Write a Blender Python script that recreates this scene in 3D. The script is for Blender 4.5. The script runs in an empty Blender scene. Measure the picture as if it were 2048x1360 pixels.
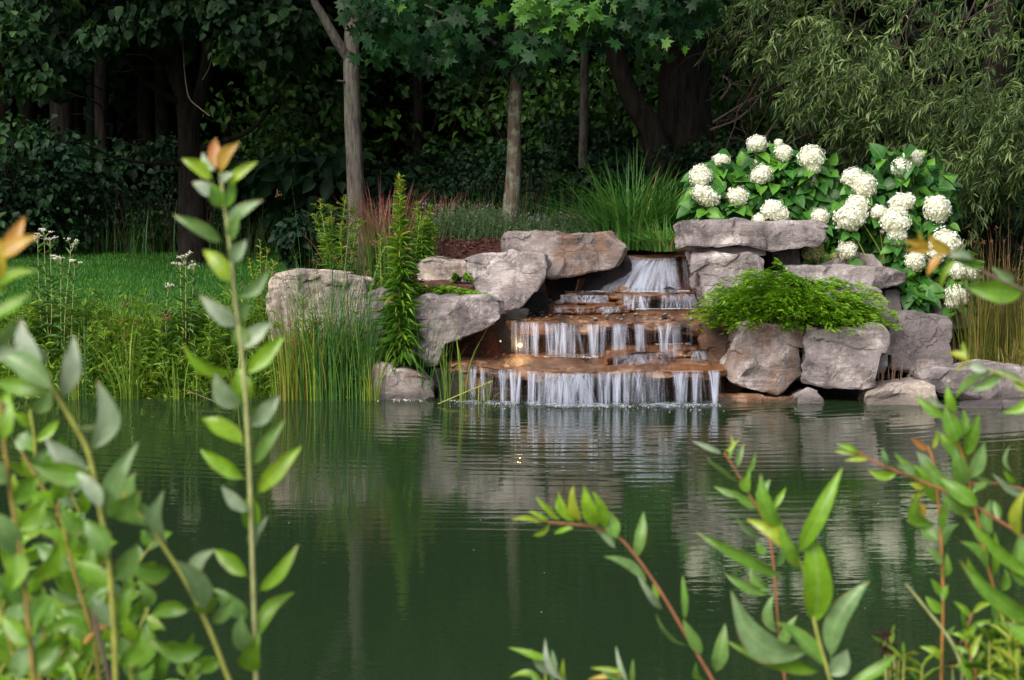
import bpy, math, random
import numpy as np
from mathutils import Vector

R = np.random.default_rng(7)
random.seed(7)
SC = bpy.context.scene
COL = SC.collection

# ---------------------------------------------------------------- camera
H, F, PITCH = 2.11, 3413.0, math.atan(360 / 3413.0)
cam = bpy.data.cameras.new('camera')
cam.lens, cam.sensor_width, cam.clip_start, cam.clip_end = 60.0, 36.0, 0.1, 600.0
cam.dof.use_dof, cam.dof.focus_distance, cam.dof.aperture_fstop = True, 15.8, 6.8
camo = bpy.data.objects.new('camera', cam)
COL.objects.link(camo)
camo.location = (0, 0, H)
camo.rotation_euler = (math.pi / 2 - PITCH, 0, 0)
SC.camera = camo
# ---------------------------------------------------------------- sky, sun, exposure
world = bpy.data.worlds.new('World')
SC.world = world
world.use_nodes = True
wn = world.node_tree.nodes
sky = wn.new('ShaderNodeTexSky')
sky.sky_type = 'NISHITA'
sky.sun_disc = False
SUN_EL, SUN_AZ = math.radians(46), math.radians(212)     # azimuth clockwise from +Y
sky.sun_elevation, sky.sun_rotation = SUN_EL, SUN_AZ
sky.air_density, sky.dust_density, sky.ozone_density = 1.0, 6.0, 0.3
wn['Background'].inputs[1].default_value = 0.07
world.node_tree.links.new(sky.outputs[0], wn['Background'].inputs[0])
sun = bpy.data.lights.new('sun', 'SUN')
sun.energy, sun.angle, sun.color = 1.5, math.radians(45), (1.0, 0.975, 0.94)
suno = bpy.data.objects.new('sun', sun)
COL.objects.link(suno)
sd = Vector((math.sin(SUN_AZ) * math.cos(SUN_EL), math.cos(SUN_AZ) * math.cos(SUN_EL), math.sin(SUN_EL)))
suno.rotation_euler = sd.to_track_quat('Z', 'Y').to_euler()
suno.location = (0, 0, 30)
SC.view_settings.view_transform = 'Standard'
SC.view_settings.look = 'None'
SC.view_settings.exposure = 1.3
SC.view_settings.gamma = 1.0
SC.cycles.max_bounces = 7
SC.cycles.diffuse_bounces = 3
SC.cycles.glossy_bounces = 3
SC.cycles.transmission_bounces = 4
SC.cycles.transparent_max_bounces = 40

# ---------------------------------------------------------------- projection helpers
CP, SP = math.cos(PITCH), math.sin(PITCH)
def ray(px, py):
    xc, yc = (px - 1024) / F, -(py - 680) / F
    return np.array([xc, CP + yc * SP, -SP + yc * CP])
def at(px, py, Y):
    d = ray(px, py)
    return np.array([0, 0, H]) + d * (Y / d[1])
def on(px, py, z):
    d = ray(px, py)
    return np.array([0, 0, H]) + d * ((z - H) / d[2])

# ---------------------------------------------------------------- noise
_perm = np.random.default_rng(3).permutation(4096)
_grad = np.random.default_rng(4).normal(size=(4096, 3))
_grad /= np.linalg.norm(_grad, axis=1)[:, None]
def perlin(p):
    i = np.floor(p).astype(int)
    f = p - i
    u = f * f * f * (f * (f * 6 - 15) + 10)
    out = 0
    for dx in (0, 1):
        for dy in (0, 1):
            for dz in (0, 1):
                h = _perm[(i[:, 0] + dx) & 4095]
                h = _perm[(h + i[:, 1] + dy) & 4095]
                h = _perm[(h + i[:, 2] + dz) & 4095]
                g = (_grad[h] * (f - np.array([dx, dy, dz]))).sum(1)
                w = (u[:, 0] if dx else 1 - u[:, 0]) * (u[:, 1] if dy else 1 - u[:, 1]) * (u[:, 2] if dz else 1 - u[:, 2])
                out = out + w * g
    return out
def fbm(p, o=4, gain=0.5):
    a, s = 1.0, 0
    for k in range(o):
        s = s + a * perlin(p * 2 ** k + 17.3 * k)
        a *= gain
    return s
def sstep(a, b, x):
    t = np.clip((np.asarray(x, float) - a) / (b - a), 0, 1)
    return t * t * (3 - 2 * t)

# ---------------------------------------------------------------- mesh builder
class MB:
    def __init__(s):
        s.v, s.a, s.q, s.t, s.n = [], [], [], [], 0
    def add(s, v, quads=None, tris=None, a=None):
        v = np.asarray(v, float).reshape(-1, 3)
        m = len(v)
        s.v.append(v)
        s.a.append(np.zeros((m, 3)) if a is None else np.asarray(a, float).reshape(-1, 3))
        if quads is not None and len(quads): s.q.append(np.asarray(quads).reshape(-1, 4) + s.n)
        if tris is not None and len(tris): s.t.append(np.asarray(tris).reshape(-1, 3) + s.n)
        s.n += m
    def mesh(s, name, mat, smooth=True):
        v = np.concatenate(s.v)
        q = np.concatenate(s.q) if s.q else np.zeros((0, 4), int)
        t = np.concatenate(s.t) if s.t else np.zeros((0, 3), int)
        me = bpy.data.meshes.new(name)
        me.vertices.add(len(v))
        me.vertices.foreach_set('co', v.astype(np.float32).ravel())
        li = np.concatenate([q.ravel(), t.ravel()])
        tot = np.concatenate([np.full(len(q), 4), np.full(len(t), 3)])
        st = np.concatenate([[0], np.cumsum(tot)[:-1]])
        me.loops.add(len(li))
        me.loops.foreach_set('vertex_index', li.astype(np.int32))
        me.polygons.add(len(tot))
        me.polygons.foreach_set('loop_start', st.astype(np.int32))
        me.polygons.foreach_set('loop_total', tot.astype(np.int32))
        me.polygons.foreach_set('use_smooth', np.full(len(tot), smooth))
        at_ = me.attributes.new('a', 'FLOAT_VECTOR', 'POINT')
        at_.data.foreach_set('vector', np.concatenate(s.a).astype(np.float32).ravel())
        me.update()
        me.validate()
        if mat: me.materials.append(mat)
        return me
    def build(s, name, mat, parent=None, smooth=True):
        o = bpy.data.objects.new(name, s.mesh(name, mat, smooth))
        COL.objects.link(o)
        if parent is not None:
            o.parent = parent
            o.location = -Vector(parent.location)
        return o

def tag(o, label, cat, group=None, kind=None):
    if label: o['label'] = label
    if cat: o['category'] = cat
    if group: o['group'] = group
    if kind: o['kind'] = kind
    return o
def thing(name, label, cat, loc, group=None):
    o = bpy.data.objects.new(name, None)
    o.empty_display_size = 0.1
    COL.objects.link(o)
    o.location = [float(c) for c in loc]
    return tag(o, label, cat, group)
def dup(root, loc, rotz=0.0, scale=1.0, label=None, group=None):
    r = root.copy()
    COL.objects.link(r)
    r.location = [float(c) for c in loc]
    r.rotation_euler = (0, 0, rotz)
    r.scale = (scale,) * 3 if np.isscalar(scale) else scale
    if label: r['label'] = label
    if group: r['group'] = group
    for ch in root.children:
        c = ch.copy()
        COL.objects.link(c)
        c.parent = r
    return r

# ---------------------------------------------------------------- materials
def newmat(name):
    m = bpy.data.materials.new(name)
    m.use_nodes = True
    nt = m.node_tree
    return m, nt, nt.nodes['Principled BSDF'], nt.nodes['Material Output']
class NT:
    def __init__(s, nt): s.nt = nt
    def n(s, typ, **kw):
        nd = s.nt.nodes.new(typ)
        for k, v in kw.items():
            if k.startswith('i_'):
                key = k[2:]
                nd.inputs[int(key) if key.isdigit() else key].default_value = v
            else: setattr(nd, k, v)
        return nd
    def l(s, a, b): s.nt.links.new(a, b)
    def ramp(s, fac, stops, interp='LINEAR'):
        nd = s.nt.nodes.new('ShaderNodeValToRGB')
        e = nd.color_ramp.elements
        nd.color_ramp.interpolation = interp
        while len(e) < len(stops): e.new(0.5)
        for k, (p, c) in enumerate(stops):
            e[k].position = p
            e[k].color = (*c, 1) if len(c) == 3 else c
        s.l(fac, nd.inputs[0])
        return nd
    def noise(s, vec, scale, detail=4, rough=0.55):
        nd = s.n('ShaderNodeTexNoise')
        nd.inputs['Scale'].default_value = scale
        nd.inputs['Detail'].default_value = detail
        nd.inputs['Roughness'].default_value = rough
        if vec is not None: s.l(vec, nd.inputs['Vector'])
        return nd
    def mapping(s, vec, scale):
        nd = s.n('ShaderNodeMapping')
        nd.inputs['Scale'].default_value = scale
        s.l(vec, nd.inputs['Vector'])
        return nd.outputs[0]
    def mix(s, fac, a, b, mode='MIX'):
        nd = s.n('ShaderNodeMix', data_type='RGBA', blend_type=mode)
        for v, i in ((fac, 0), (a, 6), (b, 7)):
            if hasattr(v, 'is_linked'): s.l(v, nd.inputs[i])
            else: nd.inputs[i].default_value = v if i == 0 else (*v, 1)
        return nd.outputs[2]
    def math(s, op, a, b=None, c=None):
        nd = s.n('ShaderNodeMath', operation=op)
        for v, i in ((a, 0), (b, 1), (c, 2)):
            if v is None: continue
            if hasattr(v, 'is_linked'): s.l(v, nd.inputs[i])
            else: nd.inputs[i].default_value = v
        return nd.outputs[0]

def leafmat(name, stops, trans=0.3, rough=0.45, spec=0.4, vein=0.0, tip=None, spots=False, wear=0.0):
    m, nt, b, out = newmat(name)
    g = NT(nt)
    a = g.n('ShaderNodeAttribute', attribute_name='a')
    sep = g.n('ShaderNodeSeparateXYZ')
    g.l(a.outputs['Vector'], sep.inputs[0])
    col = g.ramp(sep.outputs[0], stops).outputs[0]
    if tip:
        f = g.ramp(sep.outputs[1], [(tip[1], (0, 0, 0)), (tip[2], (1, 1, 1))]).outputs[0]
        col = g.mix(f, col, tip[0])
    if vein:
        ab = g.math('ABSOLUTE', sep.outputs[2])
        f = g.math('MULTIPLY', g.math('LESS_THAN', ab, 0.07), vein)
        col = g.mix(f, col, (0.32, 0.42, 0.16))
        # side veins: thin lighter lines running out from the midrib
        w = g.math('SINE', g.math('MULTIPLY', g.math('SUBTRACT', sep.outputs[1], g.math('MULTIPLY', ab, 0.10)), 75.0))
        f2 = g.math('MULTIPLY', g.math('GREATER_THAN', w, 0.86), vein * 0.35)
        col = g.mix(f2, col, (0.26, 0.38, 0.14))
    tcn = g.n('ShaderNodeTexCoord')
    if wear:
        nw = g.noise(tcn.outputs['Object'], 22, 3)
        ed = g.math('MAXIMUM', g.ramp(sep.outputs[1], [(0.86, (0, 0, 0)), (1.0, (1, 1, 1))]).outputs[0], g.ramp(g.math('ABSOLUTE', sep.outputs[2]), [(0.7, (0, 0, 0)), (1.0, (0.8, 0.8, 0.8))]).outputs[0])
        fw = g.math('MULTIPLY', ed, g.ramp(nw.outputs[0], [(0.50, (0, 0, 0)), (0.60, (1, 1, 1))]).outputs[0])
        col = g.mix(g.math('MULTIPLY', fw, wear), col, (0.24, 0.15, 0.03))
        nb_ = g.noise(tcn.outputs['Object'], 55, 4, 0.7)
        col = g.mix(1.0, col, g.ramp(nb_.outputs[0], [(0.3, (0.72, 0.76, 0.7)), (0.7, (1.22, 1.2, 1.25))]).outputs[0], 'MULTIPLY')
    if spots:
        nz = g.noise(tcn.outputs['Object'], 90, 3)
        f = g.ramp(nz.outputs[0], [(0.66, (0, 0, 0)), (0.72, (1, 1, 1))]).outputs[0]
        nz2 = g.noise(tcn.outputs['Object'], 9, 2)
        f2 = g.ramp(nz2.outputs[0], [(0.5, (0, 0, 0)), (0.62, (1, 1, 1))]).outputs[0]
        col = g.mix(g.math('MULTIPLY', f, f2), col, (0.09, 0.05, 0.02))
    nz = g.noise(tcn.outputs['Object'], 14, 3)
    v = g.ramp(nz.outputs[0], [(0.3, (0.78, 0.78, 0.78)), (0.7, (1.2, 1.2, 1.2))]).outputs[0]
    col = g.mix(1.0, col, v, 'MULTIPLY')
    g.l(col, b.inputs['Base Color'])
    b.inputs['Roughness'].default_value = rough
    b.inputs['Specular IOR Level'].default_value = spec
    if trans:
        t = g.n('ShaderNodeBsdfTranslucent')
        g.l(g.mix(1.0, col, (1.25, 1.3, 0.6), 'MULTIPLY'), t.inputs[0])
        mx = g.n('ShaderNodeMixShader')
        mx.inputs[0].default_value = trans
        g.l(b.outputs[0], mx.inputs[1]); g.l(t.outputs[0], mx.inputs[2])
        g.l(mx.outputs[0], out.inputs[0])
    return m

def stonemat(name, dark, mid, light, stain=None, stain_amt=0.0, rough=0.85, wet_z=0.07, bump=0.6, strata=0.5, sc=1.0, flow=1.0):
    m, nt, b, out = newmat(name)
    g = NT(nt)
    tc = g.n('ShaderNodeNewGeometry').outputs['Position']
    tc0 = tc
    if flow != 1.0: tc = g.mapping(tc, (1, flow, 1))
    n1 = g.noise(tc, 2.3 * sc, 6, 0.62)
    n2 = g.noise(g.mapping(tc, (2.2, 2.2, 7)), 1.7, 8, 0.72)
    n3 = g.noise(tc, 24, 8, 0.78)
    f = g.math('ADD', g.math('MULTIPLY', n1.outputs[0], 1.0 - strata * 0.5), g.math('MULTIPLY', n2.outputs[0], strata * 0.5))
    f = g.math('ADD', f, g.math('MULTIPLY', g.math('SUBTRACT', n3.outputs[0], 0.5), 0.34))
    col = g.ramp(f, [(0.39, dark), (0.475, mid), (0.525, mid), (0.61, light)]).outputs[0]
    # pale mineral crust in patches
    n4 = g.noise(tc, 5.0, 8, 0.7)
    fc = g.ramp(n4.outputs[0], [(0.58, (0, 0, 0)), (0.66, (1, 1, 1))]).outputs[0]
    col = g.mix(g.math('MULTIPLY', fc, 0.55), col, light)
    # grey weathering in ragged patches and dark drips running down the faces
    nd = g.noise(g.mapping(tc, (2.6, 2.6, 0.9)), 1.5 * sc, 9, 0.72)
    fd = g.ramp(nd.outputs[0], [(0.53, (0, 0, 0)), (0.60, (1, 1, 1))]).outputs[0]
    col = g.mix(g.math('MULTIPLY', fd, 0.55), col, tuple(c * 0.75 for c in dark))
    np_ = g.noise(tc, 60, 4, 0.8)
    fp = g.ramp(np_.outputs[0], [(0.60, (0, 0, 0)), (0.68, (1, 1, 1))]).outputs[0]
    col = g.mix(g.math('MULTIPLY', fp, 0.45), col, tuple(c * 0.5 for c in dark))
    # thin dark cracks
    vo = g.n('ShaderNodeTexVoronoi', feature='DISTANCE_TO_EDGE')
    wv = g.n('ShaderNodeVectorMath', operation='MULTIPLY_ADD')
    nv = g.noise(tc, 4, 4)
    g.l(nv.outputs[1], wv.inputs[0]); wv.inputs[1].default_value = (0.35, 0.35, 0.35); g.l(g.mapping(tc, (1, 1, 1.9)), wv.inputs[2])
    g.l(wv.outputs[0], vo.inputs['Vector']); vo.inputs['Scale'].default_value = 3.1
    fk = g.ramp(vo.outputs[0], [(0.0, (1, 1, 1)), (0.028, (0, 0, 0))]).outputs[0]
    n5 = g.noise(tc, 1.7, 3)
    fk = g.math('MULTIPLY', fk, g.ramp(n5.outputs[0], [(0.54, (0, 0, 0)), (0.62, (0.6, 0.6, 0.6))]).outputs[0])
    col = g.mix(fk, col, tuple(c * 0.35 for c in dark))
    if stain:
        ns = g.noise(tc, 3.0, 5, 0.6)
        lo = 0.62 - 0.35 * stain_amt
        fs = g.ramp(ns.outputs[0], [(lo, (0, 0, 0)), (lo + 0.14, (1, 1, 1))]).outputs[0]
        col = g.mix(g.math('MULTIPLY', fs, min(1, 0.45 + 0.5 * stain_amt)), col, stain)
    # wet dark band where the stone stands in the water
    sp = g.n('ShaderNodeSeparateXYZ'); g.l(tc0, sp.inputs[0])
    zz = g.math('ADD', sp.outputs[2], g.math('MULTIPLY', g.math('SUBTRACT', n1.outputs[0], 0.5), 0.12))
    fw = g.ramp(g.math('MULTIPLY', zz, 1.0), [(max(wet_z, 0.001) * 0.5, (1, 1, 1)), (wet_z * 1.6 + 0.01, (0, 0, 0))]).outputs[0]
    col = g.mix(g.math('MULTIPLY', fw, 0.8), col, tuple(c * 0.35 for c in mid))
    g.l(col, b.inputs['Base Color'])
    rr = g.math('SUBTRACT', rough, g.math('MULTIPLY', fw, rough * 0.6))
    g.l(rr, b.inputs['Roughness'])
    hgt = g.math('ADD', g.math('MULTIPLY', n3.outputs[0], 0.55), g.math('MULTIPLY', n2.outputs[0], 0.6))
    hgt = g.math('ADD', hgt, g.math('MULTIPLY', n4.outputs[0], 0.6))
    hgt = g.math('SUBTRACT', hgt, g.math('MULTIPLY', fk, 0.5))
    bp = g.n('ShaderNodeBump')
    bp.inputs['Strength'].default_value = bump
    bp.inputs['Distance'].default_value = 0.07
    g.l(hgt, bp.inputs['Height']); g.l(bp.outputs[0], b.inputs['Normal'])
    return m

def barkmat(name, c1, c2, lichen=None, scale=9, amt=0.5):
    m, nt, b, out = newmat(name)
    g = NT(nt)
    tc = g.n('ShaderNodeNewGeometry').outputs['Position']
    mp = g.mapping(tc, (1, 1, 0.17))
    n1 = g.noise(mp, scale * 3, 6, 0.7)
    col = g.ramp(n1.outputs[0], [(0.36, c1), (0.62, c2)]).outputs[0]
    if lichen:
        n2 = g.noise(tc, 7, 6, 0.7)
        f = g.ramp(n2.outputs[0], [(0.5, (0, 0, 0)), (0.58, (1, 1, 1))]).outputs[0]
        col = g.mix(g.math('MULTIPLY', f, amt), col, lichen)
    g.l(col, b.inputs['Base Color'])
    b.inputs['Roughness'].default_value = 0.95
    b.inputs['Specular IOR Level'].default_value = 0.1
    bp = g.n('ShaderNodeBump'); bp.inputs['Strength'].default_value = 0.9; bp.inputs['Distance'].default_value = 0.03
    g.l(n1.outputs[0], bp.inputs['Height']); g.l(bp.outputs[0], b.inputs['Normal'])
    return m
def plain(name, c, rough=0.7, var=0.25, scale=40, spec=0.3):
    m, nt, b, out = newmat(name)
    g = NT(nt)
    tc = g.n('ShaderNodeTexCoord').outputs['Object']
    n1 = g.noise(tc, scale, 4)
    col = g.ramp(n1.outputs[0], [(0.3, tuple(x * (1 - var) for x in c)), (0.7, tuple(min(1, x * (1 + var)) for x in c))]).outputs[0]
    g.l(col, b.inputs['Base Color'])
    b.inputs['Roughness'].default_value = rough
    b.inputs['Specular IOR Level'].default_value = spec
    return m

M = {}
M['stone'] = stonemat('limestone', (0.095, 0.083, 0.085), (0.25, 0.218, 0.217), (0.50, 0.455, 0.45))
M['stone_dark'] = stonemat('grey_limestone', (0.07, 0.061, 0.064), (0.165, 0.143, 0.145), (0.29, 0.26, 0.26))
M['stone_pale'] = stonemat('pale_limestone', (0.13, 0.112, 0.102), (0.31, 0.265, 0.235), (0.54, 0.46, 0.385))
M['stone_stain'] = stonemat('stained_limestone', (0.085, 0.072, 0.07), (0.235, 0.20, 0.195), (0.46, 0.41, 0.395), (0.20, 0.11, 0.062), 0.4)
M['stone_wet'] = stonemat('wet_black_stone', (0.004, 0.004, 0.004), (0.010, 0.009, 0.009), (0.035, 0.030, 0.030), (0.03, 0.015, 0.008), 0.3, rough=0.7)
M['ledge'] = stonemat('rusty_wet_ledge', (0.035, 0.020, 0.013), (0.15, 0.072, 0.036), (0.30, 0.185, 0.12), (0.25, 0.095, 0.028), 0.3, rough=0.30, strata=0.3, wet_z=0.02, sc=2.4, flow=0.35)
M['ledge_dark'] = stonemat('dark_rusty_stone', (0.020, 0.011, 0.008), (0.07, 0.034, 0.018), (0.17, 0.085, 0.045), (0.14, 0.055, 0.02), 0.4, rough=0.32)
M['pebble'] = stonemat('pebble_stone', (0.06, 0.042, 0.036), (0.20, 0.14, 0.12), (0.40, 0.33, 0.30), rough=0.4)
M['bark_grey'] = barkmat('grey_bark', (0.035, 0.031, 0.028), (0.125, 0.113, 0.105), (0.10, 0.13, 0.085), 8, 0.35)
M['bark_maple'] = barkmat('maple_bark', (0.055, 0.043, 0.034), (0.14, 0.112, 0.088), (0.19, 0.235, 0.165), 10, 0.75)
M['bark_dark'] = barkmat('dark_bark', (0.006, 0.005, 0.005), (0.026, 0.022, 0.019), (0.022, 0.025, 0.017), 6, 0.35)
M['twig'] = plain('dark_twig', (0.05, 0.035, 0.028), 0.9)
M['twig_pale'] = plain('pale_dead_twig', (0.14, 0.105, 0.085), 0.9)
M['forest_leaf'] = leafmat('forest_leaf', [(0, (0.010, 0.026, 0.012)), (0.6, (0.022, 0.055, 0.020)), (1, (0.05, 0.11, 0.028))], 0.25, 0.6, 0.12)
M['sapling_leaf'] = leafmat('sapling_leaf', [(0, (0.014, 0.045, 0.016)), (0.6, (0.035, 0.10, 0.024)), (1, (0.085, 0.19, 0.03))], 0.35, 0.5, 0.25)  # brighter green: the gleam of lit leaves is put into the colour
M['dead_stalk'] = leafmat('dead_stalk', [(0, (0.07, 0.045, 0.03)), (1, (0.16, 0.11, 0.075))], 0.1, 0.8, 0.1)
M['shrub_leaf'] = leafmat('shrub_leaf', [(0, (0.006, 0.021, 0.011)), (0.6, (0.014, 0.044, 0.020)), (1, (0.036, 0.095, 0.024))], 0.25, 0.5, 0.2)
M['linden_leaf'] = leafmat('linden_leaf', [(0, (0.006, 0.020, 0.009)), (0.6, (0.018, 0.048, 0.019)), (1, (0.06, 0.125, 0.034))], 0.3, 0.6, 0.12)
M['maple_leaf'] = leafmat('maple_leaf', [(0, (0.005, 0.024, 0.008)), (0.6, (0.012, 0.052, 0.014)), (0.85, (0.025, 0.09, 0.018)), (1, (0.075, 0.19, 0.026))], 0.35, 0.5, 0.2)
M['willow_leaf'] = leafmat('willow_leaf', [(0, (0.022, 0.050, 0.013)), (0.6, (0.078, 0.142, 0.034)), (1, (0.25, 0.345, 0.13))], 0.3, 0.5, 0.35)
M['hyd_leaf'] = leafmat('hydrangea_leaf', [(0, (0.012, 0.066, 0.012)), (0.55, (0.034, 0.155, 0.020)), (1, (0.13, 0.33, 0.032))], 0.3, 0.45, 0.4, 0.25)
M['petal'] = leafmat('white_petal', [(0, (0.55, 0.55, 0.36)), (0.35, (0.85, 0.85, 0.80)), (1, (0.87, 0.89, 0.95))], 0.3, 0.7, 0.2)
M['petal_old'] = leafmat('greenish_petal', [(0, (0.22, 0.27, 0.07)), (0.5, (0.38, 0.42, 0.14)), (1, (0.62, 0.62, 0.36))], 0.3, 0.7, 0.2)
M['juniper'] = leafmat('juniper_needle', [(0, (0.020, 0.085, 0.007)), (0.40, (0.10, 0.27, 0.010)), (1, (0.27, 0.47, 0.018))], 0.25, 0.55, 0.25, tip=((0.17, 0.34, 0.02), 0.45, 1.1))
M['grass_orn'] = leafmat('ornamental_blade', [(0, (0.026, 0.095, 0.018)), (0.6, (0.065, 0.20, 0.035)), (0.92, (0.12, 0.26, 0.05)), (1, (0.40, 0.27, 0.12))], 0.3, 0.45, 0.4)
M['grass_red'] = leafmat('red_blade', [(0, (0.07, 0.15, 0.03)), (1, (0.15, 0.24, 0.05))], 0.3, 0.5, 0.3, tip=((0.25, 0.085, 0.085), 0.25, 0.85))
M['grass_tan'] = leafmat('switch_blade', [(0, (0.06, 0.085, 0.015)), (0.6, (0.13, 0.155, 0.026)), (1, (0.24, 0.18, 0.05))], 0.3, 0.5, 0.3, tip=((0.17, 0.085, 0.05), 0.55, 1.0))
M['dry'] = leafmat('dry_straw', [(0, (0.22, 0.13, 0.08)), (1, (0.45, 0.32, 0.22))], 0.1, 0.8, 0.2)
M['rush'] = leafmat('rush_stem', [(0, (0.022, 0.095, 0.030)), (0.5, (0.055, 0.165, 0.036)), (0.85, (0.16, 0.28, 0.035)), (1, (0.30, 0.16, 0.05))], 0.2, 0.5, 0.3)
M['rush_yellow'] = leafmat('yellow_reed', [(0, (0.07, 0.17, 0.02)), (0.6, (0.16, 0.27, 0.03)), (0.9, (0.30, 0.34, 0.05)), (1, (0.28, 0.13, 0.05))], 0.25, 0.5, 0.3)
M['bank'] = leafmat('bank_blade', [(0, (0.042, 0.11, 0.012)), (0.5, (0.125, 0.255, 0.024)), (0.9, (0.27, 0.39, 0.04)), (1, (0.17, 0.10, 0.05))], 0.3, 0.5, 0.3)
M['lawn'] = leafmat('lawn_blade', [(0, (0.024, 0.11, 0.014)), (1, (0.075, 0.23, 0.026))], 0.3, 0.5, 0.3)
M['gold'] = leafmat('goldenrod_leaf', [(0, (0.04, 0.115, 0.015)), (0.6, (0.10, 0.235, 0.022)), (0.9, (0.25, 0.38, 0.035)), (1, (0.45, 0.27, 0.06))], 0.3, 0.5, 0.3)
M['lav'] = leafmat('lavender_leaf', [(0, (0.035, 0.075, 0.032)), (0.8, (0.085, 0.15, 0.062)), (1, (0.16, 0.20, 0.10))], 0.2, 0.6, 0.2)
M['lav_flower'] = plain('lavender_flower', (0.14, 0.11, 0.17), 0.8)
M['weed'] = leafmat('weed_leaf', [(0, (0.035, 0.10, 0.025)), (0.6, (0.085, 0.19, 0.045)), (1, (0.16, 0.27, 0.06))], 0.3, 0.5, 0.3)
M['white_flower'] = plain('white_flower', (0.72, 0.70, 0.60), 0.8)
M['brown_head'] = plain('brown_seed', (0.20, 0.10, 0.05), 0.9)
M['dark_head'] = plain('dark_seed', (0.030, 0.010, 0.010), 0.9)
FG = [(0.0, (0.37, 0.46, 0.36)), (0.2, (0.17, 0.30, 0.12)), (0.45, (0.125, 0.30, 0.028)), (0.62, (0.19, 0.40, 0.014)), (0.8, (0.34, 0.44, 0.03)), (0.9, (0.50, 0.36, 0.04)), (1.0, (0.50, 0.20, 0.06))]
M['shoot_leaf'] = leafmat('shoot_leaf', FG, 0.4, 0.33, 0.5, 0.5, wear=0.8)
M['shoot_leaf_spot'] = leafmat('spotted_shoot_leaf', FG, 0.38, 0.36, 0.45, 0.5, spots=True, wear=0.9)
M['stem_green'] = plain('yellow_green_stem', (0.30, 0.33, 0.07), 0.55)
M['weed_stem'] = plain('weed_stem', (0.10, 0.17, 0.03), 0.6)
M['stem_pale'] = plain('pale_stem', (0.33, 0.36, 0.15), 0.55)
M['stem_red'] = plain('red_stem', (0.29, 0.12, 0.06), 0.55)
M['stem_orange'] = plain('orange_stem', (0.36, 0.17, 0.05), 0.5)
M['stem_olive'] = plain('olive_stem', (0.27, 0.20, 0.06), 0.55)
M['mulch'] = plain('mulch_chip', (0.075, 0.030, 0.024), 0.95, 0.6)

# water of the pond
m, nt, b, out = newmat('pond_water')
g = NT(nt)
pos = g.n('ShaderNodeNewGeometry').outputs['Position']
b.inputs['Base Color'].default_value = (0.0155, 0.031, 0.0128, 1)
b.inputs['Roughness'].default_value = 0.02
b.inputs['IOR'].default_value = 1.45
sub = g.n('ShaderNodeVectorMath', operation='SUBTRACT'); sub.inputs[1].default_value = (0.75, 15.6, 0)
g.l(pos, sub.inputs[0])
scl = g.n('ShaderNodeVectorMath', operation='MULTIPLY'); scl.inputs[1].default_value = (0.55, 1, 0)
g.l(sub.outputs[0], scl.inputs[0])
ln = g.n('ShaderNodeVectorMath', operation='LENGTH'); g.l(scl.outputs[0], ln.inputs[0])
r_ = ln.outputs['Value']
nzw = g.noise(g.mapping(pos, (0.5, 1.0, 1)), 1.1, 3)
ph = g.math('ADD', g.math('MULTIPLY', r_, 2 * math.pi / 0.17), g.math('MULTIPLY', nzw.outputs[0], 9.0))
w1 = g.math('SINE', ph)
ph2 = g.math('ADD', g.math('MULTIPLY', r_, 2 * math.pi / 0.105), g.math('MULTIPLY', nzw.outputs[0], 22.0))
w2 = g.math('MULTIPLY', g.math('SINE', ph2), 0.4)
patch = g.ramp(g.noise(g.mapping(pos, (0.35, 0.8, 1)), 1.0, 2).outputs[0], [(0.36, (0.10, 0.10, 0.10)), (0.64, (1, 1, 1))]).outputs[0]
mr = g.n('ShaderNodeMapRange', interpolation_type='SMOOTHSTEP')
mr.inputs[1].default_value, mr.inputs[2].default_value, mr.inputs[3].default_value, mr.inputs[4].default_value = 1.0, 7.6, 1.0, 0.03
g.l(r_, mr.inputs[0])
rip = g.math('MULTIPLY', g.math('MULTIPLY', g.math('ADD', w1, w2), mr.outputs[0]), patch)
fine = g.noise(g.mapping(pos, (1.2, 4.0, 1)), 3.0, 3)
hw = g.math('ADD', g.math('MULTIPLY', rip, 0.00115), g.math('MULTIPLY', fine.outputs[0], 0.0011))
bp = g.n('ShaderNodeBump'); bp.inputs['Strength'].default_value = 1.0; bp.inputs['Distance'].default_value = 1.0
g.l(hw, bp.inputs['Height']); g.l(bp.outputs[0], b.inputs['Normal'])
M['water'] = m

# falling water: translucent streaks, the density of each streak is carried by the mesh
m, nt, b, out = newmat('falling_water')
g = NT(nt)
a = g.n('ShaderNodeAttribute', attribute_name='a')
sep = g.n('ShaderNodeSeparateXYZ'); g.l(a.outputs['Vector'], sep.inputs[0])
b.inputs['Base Color'].default_value = (0.64, 0.70, 0.86, 1)
b.inputs['Roughness'].default_value = 0.35
tl = g.n('ShaderNodeBsdfTranslucent'); tl.inputs[0].default_value = (0.64, 0.70, 0.86, 1)
mx0 = g.n('ShaderNodeMixShader'); mx0.inputs[0].default_value = 0.4
g.l(b.outputs[0], mx0.inputs[1]); g.l(tl.outputs[0], mx0.inputs[2])
tr = g.n('ShaderNodeBsdfTransparent')
mx = g.n('ShaderNodeMixShader')
g.l(sep.outputs[0], mx.inputs[0]); g.l(tr.outputs[0], mx.inputs[1]); g.l(mx0.outputs[0], mx.inputs[2])
g.l(mx.outputs[0], out.inputs[0])
M['fall'] = m
M['foam'] = plain('foam', (0.75, 0.78, 0.80), 0.5, 0.1)

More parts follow.
